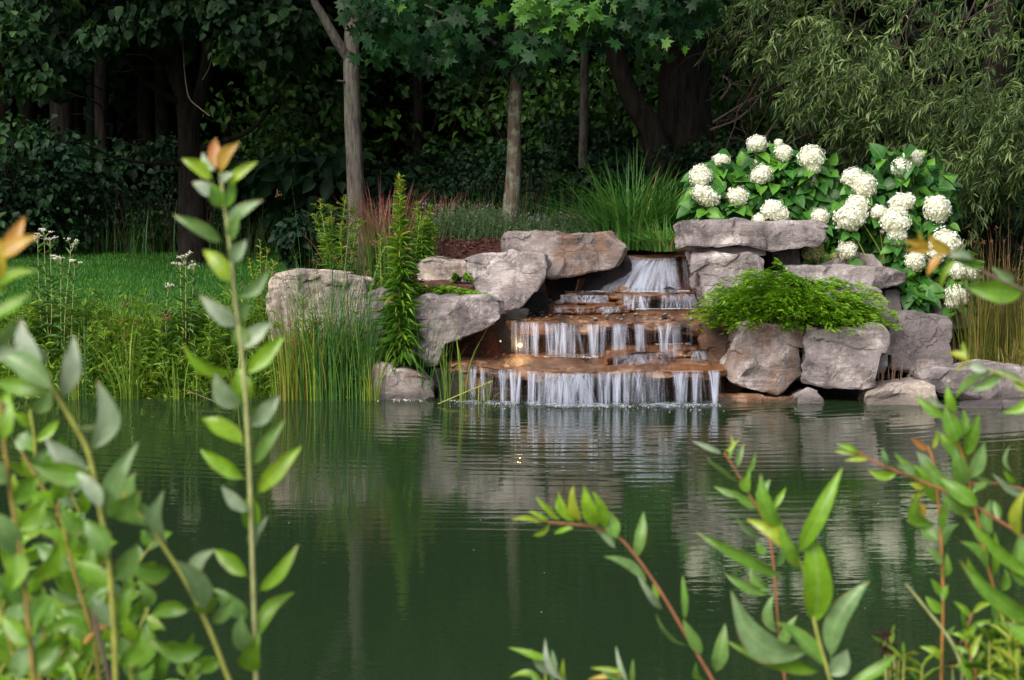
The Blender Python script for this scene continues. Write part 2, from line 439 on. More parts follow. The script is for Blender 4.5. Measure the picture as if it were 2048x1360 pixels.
# ground: zones carried by the mesh (x = lawn, y = mulch)
m, nt, b, out = newmat('ground_soil')
g = NT(nt)
a = g.n('ShaderNodeAttribute', attribute_name='a')
sep = g.n('ShaderNodeSeparateXYZ'); g.l(a.outputs['Vector'], sep.inputs[0])
tc = g.n('ShaderNodeNewGeometry').outputs['Position']
n1 = g.noise(tc, 3, 6, 0.65); n2 = g.noise(tc, 30, 5, 0.7)
soil = g.ramp(n1.outputs[0], [(0.35, (0.018, 0.014, 0.010)), (0.65, (0.045, 0.036, 0.024))]).outputs[0]
grs = g.ramp(n2.outputs[0], [(0.3, (0.012, 0.055, 0.012)), (0.7, (0.035, 0.12, 0.022))]).outputs[0]
mul = g.ramp(n2.outputs[0], [(0.3, (0.022, 0.010, 0.009)), (0.7, (0.085, 0.036, 0.028))]).outputs[0]
col = g.mix(sep.outputs[0], soil, grs)
col = g.mix(sep.outputs[1], col, mul)
g.l(col, b.inputs['Base Color']); b.inputs['Roughness'].default_value = 0.95; b.inputs['Specular IOR Level'].default_value = 0.1
bp = g.n('ShaderNodeBump'); bp.inputs['Strength'].default_value = 0.7; bp.inputs['Distance'].default_value = 0.04
g.l(n2.outputs[0], bp.inputs['Height']); g.l(bp.outputs[0], b.inputs['Normal'])
M['ground'] = m

# ---------------------------------------------------------------- terrain
def ground_parts(x, y):
    x, y = np.asarray(x, float), np.asarray(y, float)
    lawn = -0.55 + 0.95 * sstep(14.9, 15.9, y) + 0.34 * sstep(15.9, 26, y) + 0.3 * sstep(26, 45, y)
    inb = sstep(-2.0, -0.9, x - 0.12 * (y - 17)) * (1 - sstep(4.4, 6.0, x))
    prof = np.interp(y, [14.8, 15.4, 16.0, 16.6, 17.3, 18.2, 20.0, 26.0], [-0.5, 0.0, 0.62, 0.95, 1.2, 1.36, 1.36, 0.78])
    chan = np.interp(y, [14.8, 15.7, 16.2, 16.9, 17.5, 17.85, 18.05, 19.0], [-0.6, -0.1, 0.15, 0.40, 0.78, 0.98, 1.24, 1.34])
    right = np.interp(y, [14.7, 15.2, 15.9, 16.5, 17.3, 18.5, 20, 26], [-0.5, -0.05, 0.20, 0.50, 1.0, 1.2, 1.3, 0.78])
    cl = np.interp(y, [15.5, 16.8, 17.3, 18.0], [-0.35, -0.1, 0.75, 0.95])
    c = sstep(cl, cl + 0.3, x) * (1 - sstep(1.75, 1.95, x))
    bed = prof * (1 - c) + chan * c
    rr = sstep(2.6, 3.3, x)
    bed = bed * (1 - rr) + right * rr
    z = lawn * (1 - inb) + np.where(y < 26, bed, lawn) * inb
    near = 0.95 * (1 - sstep(4.4, 5.9, y)) - 0.5
    z = np.where(y < 10, near, z)
    return z, inb
def gz(x, y):
    z, _ = ground_parts(np.array([x]), np.array([y]))
    return float(z[0])
xs = np.unique(np.concatenate([np.linspace(-160, -12, 20), np.arange(-12, 12.01, 0.14), np.linspace(12, 160, 20)]))
ys = np.unique(np.concatenate([np.linspace(-90, 3, 14), np.arange(3, 6.6, 0.25), np.arange(6.6, 14.6, 1.0), np.arange(14.6, 21, 0.1), np.arange(21, 30, 0.4), np.linspace(30, 300, 30)]))
X, Y = np.meshgrid(xs, ys)
Z, INB = ground_parts(X.ravel(), Y.ravel())
P = np.stack([X.ravel(), Y.ravel(), Z], 1)
P[:, 2] += 0.03 * fbm(P * np.array([1.3, 1.3, 0]), 3)
far = sstep(24.2, 26.2, P[:, 1])
A = np.stack([(1 - INB) * sstep(15.6, 16.2, P[:, 1]) * (1 - far), INB * (1 - sstep(21, 23, P[:, 1])), 0 * INB], 1)
nx, ny = len(xs), len(ys)
ii = (np.arange(ny - 1)[:, None] * nx + np.arange(nx - 1)[None]).ravel()
mb = MB(); mb.add(P, np.stack([ii, ii + 1, ii + nx + 1, ii + nx], 1), a=A)
tag(mb.build('ground', M['ground']), None, None, kind='structure')
mb = MB()
mb.add([(-60, -2, 0), (60, -2, 0), (60, 18.2, 0), (-60, 18.2, 0)], [(0, 1, 2, 3)])
tag(mb.build('water', M['water']), None, None, kind='structure')

# ---------------------------------------------------------------- stones
def lattice(nu, nv, nw):
    pts, qs, off = [], [], 0
    def face(n1, n2, f):
        nonlocal off
        a, b_ = np.meshgrid(np.arange(n1 + 1), np.arange(n2 + 1), indexing='ij')
        p = f(a.ravel(), b_.ravel())
        pts.append(p)
        i = (np.arange(n1)[:, None] * (n2 + 1) + np.arange(n2)[None]).ravel() + off
        qs.append(np.stack([i, i + n2 + 1, i + n2 + 2, i + 1], 1))
        off += len(p)
    S = np.stack
    face(nu, nv, lambda a, b_: S([a, nv - b_, 0 * a], 1))
    face(nu, nv, lambda a, b_: S([a, b_, 0 * a + nw], 1))
    face(nu, nw, lambda a, b_: S([a, 0 * a, b_], 1))
    face(nu, nw, lambda a, b_: S([a, 0 * a + nv, nw - b_], 1))
    face(nv, nw, lambda a, b_: S([0 * a, nv - a, b_], 1))
    face(nv, nw, lambda a, b_: S([0 * a + nu, a, b_], 1))
    p = np.concatenate(pts); q = np.concatenate(qs)
    key = (p[:, 0] * (nv + 1) + p[:, 1]) * (nw + 1) + p[:, 2]
    _, first, inv = np.unique(key, return_index=True, return_inverse=True)
    return p[first] / np.array([nu, nv, nw]), inv[q]
def polyline(pts, u):
    pts = np.asarray(pts, float)
    d = np.linalg.norm(np.diff(pts, axis=0), axis=1)
    s = np.concatenate([[0], np.cumsum(d)]) / d.sum()
    return np.stack([np.interp(u, s, pts[:, k]) for k in range(pts.shape[1])], 1)
def stone(name, label, cat, mat, fpos, dims, seed, k=7, chips=7, chip=0.10, rough=0.02, strata=0.012, group=None, step=0.019, low=0.03, facet=0.030, cell=0.26):
    """fpos maps (u, v, w) in the unit box (along, down, back) to the world; faces are then split by flat
    fracture planes, layered and roughened."""
    rs = np.random.default_rng(seed)
    n = [int(np.clip(d / step, 6, 90)) for d in dims]
    if step > 0.015: k, chip, low = k * 2.6, chip * 0.62, low * 0.5
    uvw, q = lattice(*n)
    c = uvw * 2 - 1
    c = c / ((np.abs(c) ** k).sum(1) ** (1.0 / k))[:, None]
    uvw = (c + 1) / 2
    p = fpos(uvw[:, 0], uvw[:, 1], uvw[:, 2])
    cen = p.mean(0)
    half = (p.max(0) - p.min(0)) / 2
    for _ in range(chips):
        nrm = rs.normal(size=3) * np.array([1, 1.0, 0.8])
        nrm[1] = -abs(nrm[1]) * 0.9
        nrm /= np.linalg.norm(nrm)
        pr = (p - cen) @ nrm
        d = pr.max() - chip * (half * np.abs(nrm)).sum() * rs.uniform(0.3, 1.3)
        ex = np.clip(pr - d, 0, None)
        p = p - (ex * 0.97)[:, None] * nrm
    out = c / np.linalg.norm(c, axis=1)[:, None]
    s3 = seed * 3.71
    big = fbm(p * 1.7 + s3, 3)
    med = fbm(p * 5.5 + s3, 4, 0.6)
    rid = 1 - np.abs(perlin(p * 3.3 + s3 + 9)) * 2
    lay = perlin(p * np.array([1.8, 1.8, 15.0]) + s3) + 0.5 * perlin(p * np.array([3.5, 3.5, 40.0]) + s3)
    lat = out * np.array([1, 1, 0.6])
    # fracture facets: each patch of the face is a slightly tilted, offset plane
    if facet:
        ext = p.max(0) - p.min(0)
        ns = int(np.clip(2.2 * (ext[0] * ext[2] + ext[0] * ext[1] + ext[1] * ext[2]) / cell ** 2, 8, 160))
        sd = p[rs.integers(0, len(p), ns)]
        pw = p + 0.05 * np.stack([perlin(p * 6 + 11), perlin(p * 6 + 23), perlin(p * 6 + 37)], 1)
        dd = ((pw[:, None] - sd[None]) ** 2 * np.array([1, 1, 1.8])).sum(2)
        o2 = np.argsort(dd, 1)[:, :2]
        fo = rs.normal(size=ns) * facet * 0.7
        fg_ = rs.normal(size=(ns, 3)) * facet / cell * 1.6
        val = [fo[o2[:, j]] + ((p - sd[o2[:, j]]) * fg_[o2[:, j]]).sum(1) for j in (0, 1)]
        d0, d1 = np.sqrt(dd[np.arange(len(p)), o2[:, 0]]), np.sqrt(dd[np.arange(len(p)), o2[:, 1]])
        w_ = 0.5 + 0.5 * np.clip((d1 - d0) / 0.014, 0, 1)
        p = p + lat * np.clip(val[0] * w_ + val[1] * (1 - w_), -2.2 * facet, 2.2 * facet)[:, None]
    p = p + out * (0.007 * np.clip(step / 0.015, 0, 1) * (perlin(p * 17 + s3) + 0.7 * perlin(p * 31 + s3)) + low * big + rough * med - rough * 0.7 * np.clip(rid - 0.75, 0, 1) * 3)[:, None] + lat * (strata * lay)[:, None]
    mb = MB(); mb.add(p, q)
    return tag(mb.build(name, M[mat] if isinstance(mat, str) else mat, smooth=step < 0.015), label, cat, group)
def boulder(name, label, top, bot, Y, depth, seed, mat='stone', cat='rock', lean=0.06, **kw):
    """front outline from its upper and lower edge as seen, at distance Y, going back by depth"""
    tw = np.array([at(*p, Y) for p in top]); bw = np.array([at(*p, Y) for p in bot])
    cen = (tw.mean(0) + bw.mean(0)) / 2
    h = tw[:, 2].mean() - bw[:, 2].mean()
    def f(u, v, w):
        a, b_ = polyline(tw, u), polyline(bw, u)
        p = a * (1 - v)[:, None] + b_ * v[:, None]
        p[:, 1] += w * depth + lean * (1 - v) * h
        p[:, 0] = cen[0] + (p[:, 0] - cen[0]) * (1 - 0.10 * w)
        p[:, 2] -= 0.04 * w * (1 - v)
        return p
    wd = np.linalg.norm(tw[-1] - tw[0])
    return stone(name, label, cat, mat, f, (wd, h, depth), seed, **kw)
def slab(name, label, front, back, zf, zb, th, seed, mat='ledge', cat='stone slab', **kw):
    """flat slab given by its front and back upper edges (picture points on planes zf, zb)"""
    fw = np.array([on(*p, zf) for p in front]); bw = np.array([on(*p, zb) for p in back])
    def f(u, v, w):
        a, b_ = polyline(fw, u), polyline(bw, u)
        p = a * (1 - w)[:, None] + b_ * w[:, None]
        fr = 0.06 * perlin(np.stack([p[:, 0] * 5, p[:, 0] * 0 + seed, v * 2], 1)) * (w < 0.2)
        p[:, 1] += fr + v * 0.05 * (w < 0.5)
        p[:, 2] -= v * th * (1 + 0.9 * perlin(np.stack([p[:, 0] * 2.5, p[:, 1] * 2.5, p[:, 0] * 0 + seed], 1)))
        return p
    args = dict(k=14, chips=0, rough=0.012, strata=0.009, low=0.012, step=0.022, facet=0.018, cell=0.15)
    args.update(kw)
    return stone(name, label, cat, mat, f, (np.linalg.norm(fw[-1] - fw[0]), th, abs(bw[:, 1].mean() - fw[:, 1].mean())), seed, **args)

# -- right bank
boulder('bench_slab', 'long thick flat slab laid like a bench across the pillar block under the white blooms', [(1356, 444), (1420, 440), (1560, 444), (1640, 440), (1660, 452)], [(1359, 497), (1400, 498), (1500, 492), (1530, 500), (1640, 492), (1655, 478)], 16.15, 0.75, 11, k=12, chips=3, chip=0.05, strata=0.022, rough=0.018, low=0.02)
boulder('shim_stone', 'thin grey shim stone wedged between the bench slab and the pillar block', [(1384, 496), (1530, 492)], [(1386, 509), (1535, 514)], 16.25, 0.5, 12, 'stone_dark', k=10, chips=1, low=0.01)
boulder('pillar_block', 'squarish pale pillar block beside the top of the falls, carrying the bench slab', [(1384, 505), (1420, 503), (1500, 505), (1537, 520)], [(1408, 612), (1440, 640), (1500, 640), (1532, 600)], 16.1, 0.7, 13, k=9, chips=5, chip=0.07)
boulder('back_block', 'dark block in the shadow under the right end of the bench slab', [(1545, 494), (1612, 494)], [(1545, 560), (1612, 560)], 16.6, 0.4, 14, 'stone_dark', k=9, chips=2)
boulder('tilted_stone', 'pointed grey stone lying behind the lower flat slab, in front of the blooms', [(1625, 534), (1670, 516), (1720, 505), (1752, 512), (1772, 534)], [(1625, 556), (1700, 556), (1772, 556)], 16.45, 0.45, 15, k=8, chips=3, chip=0.08)
boulder('flat_slab', 'flat grey slab overhanging to the right, halfway down the right bank', [(1573, 533), (1640, 532), (1740, 534), (1790, 536), (1814, 546)], [(1590, 556), (1650, 580), (1730, 577), (1795, 571), (1812, 562)], 15.75, 0.75, 16, k=11, chips=3, chip=0.06, strata=0.018, low=0.02)
boulder('support_block', 'pale upright block under the flat slab, right of the juniper', [(1640, 588), (1690, 580), (1765, 576), (1772, 600)], [(1650, 770), (1700, 770), (1750, 755), (1782, 745)], 15.3, 0.7, 17, k=8, chips=5, chip=0.08)
boulder('gap_stone', 'small dark stone filling the corner behind the support block', [(1772, 578), (1800, 580)], [(1772, 640), (1800, 640)], 15.9, 0.35, 18, 'stone_dark', k=8, chips=2)
boulder('round_boulder', 'rounded brown-grey layered boulder at the right foot of the falls', [(1476, 650), (1495, 643), (1540, 655), (1600, 652), (1616, 662)], [(1448, 748), (1470, 772), (1500, 788), (1560, 792), (1598, 765)], 14.85, 0.75, 19, 'stone_stain', k=5, chips=9, chip=0.12, strata=0.026, rough=0.03)
boulder('blocky_boulder', 'big pale blocky boulder overhanging the dark hollow at the waterline', [(1608, 662), (1660, 655), (1720, 658), (1770, 650), (1784, 668)], [(1604, 768), (1650, 778), (1700, 782), (1745, 783), (1762, 742)], 14.8, 0.8, 20, k=10, chips=5, chip=0.08)
boulder('corner_block', 'dark grey square block behind the dry twigs on the right bank', [(1783, 632), (1830, 622), (1880, 630), (1906, 636)], [(1780, 742), (1830, 748), (1880, 748), (1908, 740)], 15.45, 0.65, 21, 'stone_dark', k=11, chips=4, chip=0.10)
boulder('low_back_rock', 'low flat rock behind the dark square block, under the lowest bloom', [(1858, 616), (1900, 612), (1945, 622)], [(1862, 660), (1900, 660), (1950, 655)], 16.1, 0.5, 22, 'stone_dark', k=8, chips=2)
boulder('small_base_stone', 'small pale stone at the waterline under the joint of the two boulders', [(1590, 790), (1615, 780), (1645, 786)], [(1590, 815), (1620, 818), (1652, 815)], 14.75, 0.4, 23, 'stone', k=8, chips=3)
boulder('base_ledge', 'low rusty ledge along the waterline under the rounded boulder', [(1440, 789), (1500, 792), (1560, 794), (1610, 793)], [(1440, 818), (1500, 820), (1560, 820), (1610, 820)], 14.8, 0.5, 24, 'ledge', k=10, chips=1, low=0.015)
boulder('shore_rock', 'flat pale shore rock sloping into the water right of the hollow', [(1733, 788), (1790, 770), (1850, 763), (1880, 775)], [(1735, 826), (1800, 830), (1850, 828), (1888, 812)], 14.65, 0.6, 25, 'stone_pale', k=7, chips=4, chip=0.10)
boulder('long_shore_rock', 'long low shore rock in front of the tall tan grass', [(1836, 745), (1880, 738), (1930, 742), (1990, 728), (2060, 735), (2120, 745)], [(1845, 790), (1900, 800), (1960, 812), (2020, 815), (2120, 815)], 14.9, 0.7, 26, 'stone', k=6, chips=7, chip=0.12)
boulder('wet_shore_shelf', 'flat wet shelf of rock just breaking the water at the right edge', [(1880, 815), (1940, 812), (2040, 806), (2120, 806)], [(1880, 845), (1960, 850), (2040, 850), (2120, 850)], 14.45, 0.8, 27, 'stone_dark', k=8, chips=2, low=0.015)
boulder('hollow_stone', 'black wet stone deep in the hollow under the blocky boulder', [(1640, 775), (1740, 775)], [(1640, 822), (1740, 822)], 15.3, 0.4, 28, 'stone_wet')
boulder('side_rock', 'dark rusty rock between the lowest ledge and the rounded boulder', [(1400, 650), (1440, 648), (1490, 650)], [(1430, 800), (1450, 805), (1490, 800)], 15.25, 0.6, 29, 'ledge_dark', k=8, chips=3)
# -- left bank
boulder('long_top_stone', 'long pale brown-stained stone left of the top of the falls, in front of the maple', [(1000, 472), (1012, 462), (1080, 464), (1150, 468), (1235, 464), (1250, 492)], [(1002, 512), (1060, 548), (1100, 562), (1160, 552), (1215, 538), (1246, 522)], 16.75, 0.7, 31, 'stone_stain', k=8, chips=6, chip=0.08)
boulder('wing_block', 'wedge shaped grey block leaning over the left side of the falls', [(928, 515), (960, 506), (1040, 505), (1095, 508), (1104, 530)], [(935, 575), (990, 625), (1010, 632), (1045, 615), (1075, 580)], 16.05, 0.7, 32, 'stone', k=7, chips=7, chip=0.10)
boulder('pale_back_stone', 'pale smooth stone between the mulch bed and the wedge shaped block', [(832, 522), (860, 514), (900, 520), (938, 518)], [(832, 560), (870, 572), (920, 574), (945, 570)], 16.35, 0.6, 33, 'stone_pale', k=7, chips=5, chip=0.10)
boulder('overhang_boulder', 'big grey boulder overhanging the dark gap left of the falls', [(818, 600), (850, 590), (920, 596), (970, 590), (1006, 600)], [(810, 716), (850, 738), (875, 735), (890, 690), (945, 672), (1004, 638)], 15.25, 0.85, 34, 'stone', k=8, chips=6, chip=0.07, strata=0.02)
boulder('recessed_block', 'flat faced grey block set back behind the tall goldenrod', [(728, 583), (770, 578), (822, 582)], [(728, 712), (780, 716), (826, 716)], 15.55, 0.6, 35, 'stone_dark', k=10, chips=3, chip=0.07)
boulder('flat_top_rock', 'broad rock with a flat pale buff top among the rushes on the left', [(540, 548), (580, 541), (640, 545), (700, 552), (738, 560)], [(535, 700), (600, 715), (670, 715), (728, 690)], 15.55, 0.9, 36, 'stone_pale', k=9, chips=5, chip=0.06, strata=0.02, lean=0.0)
boulder('pinkish_rock', 'low pinkish rock at the waterline below the tall goldenrod', [(733, 735), (760, 726), (810, 735), (845, 752), (868, 770)], [(735, 805), (780, 812), (830, 812), (872, 808)], 14.95, 0.5, 37, 'stone_stain', k=6, chips=5, chip=0.1)
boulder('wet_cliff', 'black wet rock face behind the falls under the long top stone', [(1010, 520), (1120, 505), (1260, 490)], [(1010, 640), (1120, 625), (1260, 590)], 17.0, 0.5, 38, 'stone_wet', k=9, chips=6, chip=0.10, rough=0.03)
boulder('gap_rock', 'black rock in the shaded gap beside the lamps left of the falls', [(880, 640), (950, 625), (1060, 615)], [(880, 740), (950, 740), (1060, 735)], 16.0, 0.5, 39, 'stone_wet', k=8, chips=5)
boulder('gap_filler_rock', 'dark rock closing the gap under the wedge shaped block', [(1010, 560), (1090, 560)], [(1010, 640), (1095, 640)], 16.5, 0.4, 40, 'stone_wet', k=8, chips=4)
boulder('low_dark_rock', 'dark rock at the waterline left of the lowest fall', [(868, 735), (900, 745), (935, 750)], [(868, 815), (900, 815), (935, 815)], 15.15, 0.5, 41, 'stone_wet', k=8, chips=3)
# -- ledges of the falls
slab('fall_ledge', 'lowest and widest rusty ledge of the falls, just above the pond', [(884, 716), (905, 728), (950, 732), (1010, 738), (1070, 741), (1120, 745), (1190, 743), (1300, 742), (1380, 741), (1452, 738)], [(905, 700), (1180, 692), (1470, 692)], 0.285, 0.30, 0.09, 51)
slab('fall_ledge', 'narrow rusty step on the right above the lowest ledge of the falls', [(1215, 714), (1290, 702), (1360, 700), (1452, 699)], [(1215, 680), (1300, 676), (1460, 676)], 0.372, 0.38, 0.10, 52)
slab('fall_ledge', 'middle rusty ledge of the falls strewn with small pebbles', [(1000, 634), (1012, 641), (1080, 644), (1180, 646), (1300, 645), (1400, 644), (1425, 640)], [(1030, 612), (1200, 608), (1440, 608)], 0.605, 0.645, 0.11, 53)
slab('fall_ledge', 'low broken ledge with cobbles on the left, above the middle ledge', [(1085, 611), (1120, 614), (1180, 615), (1260, 612)], [(1095, 592), (1200, 590), (1290, 590)], 0.70, 0.715, 0.08, 54, low=0.03, rough=0.02)
slab('fall_ledge', 'upper rusty ledge where the top water lands between two stones', [(1130, 588), (1200, 586), (1280, 590), (1340, 589), (1396, 586)], [(1120, 565), (1250, 560), (1410, 560)], 0.795, 0.81, 0.075, 55)
slab('fall_ledge', 'topmost dark brown ledge where the stream spills over', [(1250, 513), (1300, 515), (1350, 514), (1392, 512)], [(1262, 492), (1330, 488), (1400, 488)], 1.115, 1.13, 0.09, 56)
slab('fall_ledge', 'half hidden brown step under the left of the top fall', [(1150, 562), (1185, 553), (1240, 548), (1300, 547), (1390, 540)], [(1170, 532), (1300, 524), (1395, 520)], 0.93, 0.95, 0.13, 57, mat='ledge')
for k, (t_, b_, Yd, lab) in enumerate([
    ([(880, 748), (1100, 755), (1300, 752), (1455, 750)], [(880, 815), (1100, 815), (1300, 815), (1455, 815)], 15.12, 'dark rusty footing rock behind the lowest curtain of water'),
    ([(1010, 655), (1200, 660), (1420, 655)], [(1010, 720), (1200, 720), (1430, 720)], 16.15, 'dark rusty footing rock behind the middle curtain of water'),
    ([(1100, 598), (1240, 598), (1400, 596)], [(1100, 635), (1240, 635), (1400, 635)], 17.0, 'dark rusty footing rock under the upper ledge'),
    ([(1190, 520), (1300, 524), (1400, 520)], [(1190, 590), (1300, 590), (1400, 590)], 17.65, 'dark rusty footing rock under the topmost ledge')]):
    boulder('footing_rock', lab, t_, b_, Yd, 0.4, 60 + k, 'ledge_dark', k=12, chips=2, rough=0.02, strata=0.025)
slab('stream_edge_stone', 'thin flat brown stone behind the top of the stream under the arching grass', [(1245, 482), (1290, 484), (1350, 482)], [(1245, 474), (1350, 474)], 1.20, 1.21, 0.10, 70, mat='ledge_dark')
boulder('wet_stone', 'reddish wet stone sitting in the foam on the upper ledge', [(1229, 577), (1243, 568), (1262, 574)], [(1229, 585), (1244, 587), (1262, 584)], 16.85, 0.12, 71, 'ledge', k=4, chips=4, low=0.01, rough=0.004, strata=0.002, step=0.012, facet=0)
boulder('wet_stone', 'black wet stone at the right end of the upper ledge', [(1322, 576), (1340, 571), (1354, 578)], [(1322, 585), (1340, 586), (1355, 584)], 16.85, 0.12, 72, 'stone_wet', k=4, chips=3, low=0.01, rough=0.004, strata=0.002, step=0.012, facet=0)
boulder('wet_stone', 'dark flat stone lying on the lowest ledge under the middle curtain', [(1096, 703), (1108, 699), (1122, 703)], [(1096, 711), (1108, 713), (1122, 711)], 15.85, 0.1, 73, 'pebble', k=4, chips=2, low=0.01, rough=0.004, strata=0.002, step=0.012, facet=0)
for k, (px, py, w, z) in enumerate([(1120, 604, 26, 0.735), (1165, 603, 22, 0.735), (1205, 606, 30, 0.735), (1240, 604, 20, 0.735), (1098, 600, 18, 0.735), (1186, 600, 14, 0.735)]):
    boulder('cobble', ['smooth cobble at the left of the row above the middle ledge', 'rusty cobble second in the row above the middle ledge', 'largest cobble of the row above the middle ledge', 'cobble at the right of the row above the middle ledge', 'small cobble beside the wet black rock above the middle ledge', 'smallest cobble of the row above the middle ledge'][k],
            [(px - w / 2, py - 2), (px, py - w * 0.28), (px + w / 2, py - 2)], [(px - w / 2, py + 4), (px, py + 8), (px + w / 2, py + 4)], 16.6, w / 200, 80 + k, ['pebble', 'ledge', 'pebble', 'ledge', 'stone_wet', 'pebble'][k], k=3, chips=2, low=0.008, rough=0.004, strata=0.002, step=0.012, facet=0)
# pebbles strewn over the ledges
def pebble_mesh(seed, mat):
    rs = np.random.default_rng(seed)
    uvw, q = lattice(6, 6, 6)
    c = uvw * 2 - 1
    c = c / np.linalg.norm(c, axis=1)[:, None]
    p = c * np.array([1, 0.75, 0.5]) * (1 + 0.22 * perlin(c * 1.3 + seed * 5))[:, None]
    m_ = MB(); m_.add(p, q)
    return m_.mesh('pebble', M[mat])
PB = [pebble_mesh(k, mm) for k, mm in enumerate(['pebble', 'stone_dark', 'pebble', 'ledge', 'stone_wet', 'stone'])]
proto = bpy.data.objects.new('pebble', PB[0])
def pebble(px, py, z, size, label, group):
    o = proto.copy(); o.data = PB[random.randrange(len(PB))]
    p = on(px, py, z)
    o.location = (float(p[0]), float(p[1]), z + size * 0.3)
    o.scale = (size, size * random.uniform(0.7, 1.1), size * random.uniform(0.6, 1.1))
    o.rotation_euler = (random.uniform(-.3, .3), random.uniform(-.3, .3), random.uniform(0, 6.28))
    COL.objects.link(o); tag(o, label, 'pebble', group)
for k in range(70):
    py = random.uniform(621, 641)
    pebble(random.uniform(1030, 1400), py, 0.605 + 0.04 * (645 - py) / 33 + 0.004, random.uniform(0.013, 0.036), 'small wet pebble among the many strewn over the middle ledge', 'pebbles on the middle ledge')
for k in range(18):
    pebble(random.uniform(1250, 1290), random.uniform(496, 504), 1.128, random.uniform(0.012, 0.026), 'small pebble in the heap beside the top of the stream', 'pebbles by the stream')
for k in range(16):
    pebble(random.uniform(930, 1120), random.uniform(703, 718), 0.292, random.uniform(0.008, 0.016), 'small pebble lying on the lowest ledge of the falls', 'pebbles on the lowest ledge')

# ---------------------------------------------------------------- falling water
def cascade(label, lip, zt, zb, jets, seed, throw=0.07, foot=None, streaks=40, veil=0.22, ease=0.3, rows=18, gain=1.0):
    """A curtain of water from the lip (picture points on the plane zt) down to zb. jets: (place 0-1, half width at
    the lip, half width at the foot, density), all as shares of the lip; thin streaks gather in the jets."""
    rs = np.random.default_rng(seed)
    lw = np.array([on(*p, zt) for p in lip])
    L = np.linalg.norm(lw[-1] - lw[0])
    mb = MB()
    t = np.linspace(0, 1, rows + 1)[:, None]
    for layer in range(2):
        nc = int(max(30, L / 0.003))
        sv = np.linspace(0, 1, nc + 1)
        a = polyline(lw, sv)
        a[:, 1] += 0.012 * perlin(np.stack([sv * L * 9, 0 * sv + seed, 0 * sv], 1))
        if foot is None: b_ = a - np.array([0, throw, 0]) * (1 + 0.35 * perlin(np.stack([sv * L * 4, 0 * sv + seed + 5, 0 * sv], 1)))[:, None]
        else: b_ = polyline(np.array([on(*p, zb) for p in foot]), sv)
        al = np.zeros((rows + 1, nc + 1))
        S = sv[None]
        def add(c0, c1, w0, w1, A_, t0=0.0, t1=1.0):
            nonlocal al
            c = c0 + (c1 - c0) * t; w = np.maximum(w0 + (w1 - w0) * t ** 0.8, 0.0030 / L)
            env = np.clip((t - t0) / 0.30 + 0.22, 0, 1) * np.clip((t1 - t) / 0.15 + 0.25, 0, 1)
            al = al + A_ * env * np.exp(-((S - c) / w) ** 2)
        wts = np.array([j[3] * (j[1] + 0.004) for j in jets]); wts = wts / wts.sum()
        for c, wt, wb, den in jets:
            broad = min(1.0, wt * L / 0.10)
            if layer == 0:
                add(c, c, wt * 0.8, wb * 0.9, veil * den * (0.15 + 0.75 * broad))
                add(c - wt * 0.8, c - wb * 0.8, 0.006 / L, 0.005 / L, 0.35 * den); add(c + wt * 0.8, c + wb * 0.8, 0.006 / L, 0.005 / L, 0.3 * den)
        for _ in range(streaks):
            c, wt, wb, den = jets[rs.choice(len(jets), p=wts)]
            u = rs.uniform(-0.95, 0.95)
            skew = rs.normal() * 0.6
            w0 = rs.choice([0.003, 0.0035, 0.0045, 0.006, 0.012]) / L
            add(c + u * wt, c + (u + skew) * wb, w0, w0 * rs.uniform(0.6, 1.6), den * rs.uniform(0.15, 1.0) ** 1.3 * 1.5 * (0.6 if w0 * L > 0.009 else 1), 0 if rs.random() < 0.7 else rs.uniform(0, 0.4), 1 if rs.random() < 0.7 else rs.uniform(0.5, 1))
        for _ in range(streaks // 3):
            c = rs.uniform(0, 1); add(c, c + rs.normal() * 0.01, 0.004 / L, 0.004 / L, rs.uniform(0.05, 0.3), 0, rs.uniform(0.5, 1.1))
        al = al * gain * (0.75 + 0.75 * perlin(np.stack([(S * L * 14 + 0 * t).ravel(), (t * 2.2 + 0 * S).ravel(), 0 * (t + S).ravel() + seed], 1)).reshape(al.shape))
        al = 0.80 * (1 - np.exp(-0.55 * np.clip(al, 0, None)))
        x = a[:, 0] + (b_[:, 0] - a[:, 0]) * t
        y = a[:, 1] - 0.014 + (b_[:, 1] - a[:, 1]) * t - 0.02 * layer * t
        z = zt + 0.005 - (zt - zb) * (ease * t + (1 - ease) * t ** 2) + 0 * S
        V = np.stack([x, y, z], 2)
        q = (np.arange(rows)[:, None] * (nc + 1) + np.arange(nc)[None]).ravel()
        mb.add(V.reshape(-1, 3), np.stack([q, q + 1, q + nc + 2, q + nc + 1], 1), a=np.stack([al, t + 0 * S, S + 0 * t], 2).reshape(-1, 3))
    return tag(mb.build('waterfall', M['fall']), label, 'waterfall')
def sx(px, a, b_): return (px - a) / (b_ - a)
g1 = [(sx(px, 918, 1440), wt / 522, wb / 522, d) for px, wt, wb, d in [
    (926, 5, 2, 0.9), (950, 10, 5, 0.8), (973, 4, 3, 0.8), (1020, 13, 5, 0.9), (1045, 14, 5, 1.1), (1080, 10, 4, 0.9), (1098, 5, 5, 0.6),
    (1130, 22, 20, 1.0), (1166, 26, 24, 1.25), (1197, 7, 3, 0.7), (1221, 12, 6, 1.2), (1243, 10, 4, 1.2), (1263, 7, 5, 0.8), (1290, 16, 16, 0.8), (1324, 12, 8, 0.6),
    (1364, 19, 6, 1.0), (1394, 9, 5, 0.75), (1428, 11, 3, 1.3)]]
cascade('lowest wide curtain of water falling into the pond', [(918, 732), (1000, 739), (1120, 747), (1260, 744), (1440, 741)], 0.286, 0.0, g1, 101, 0.08, streaks=230)
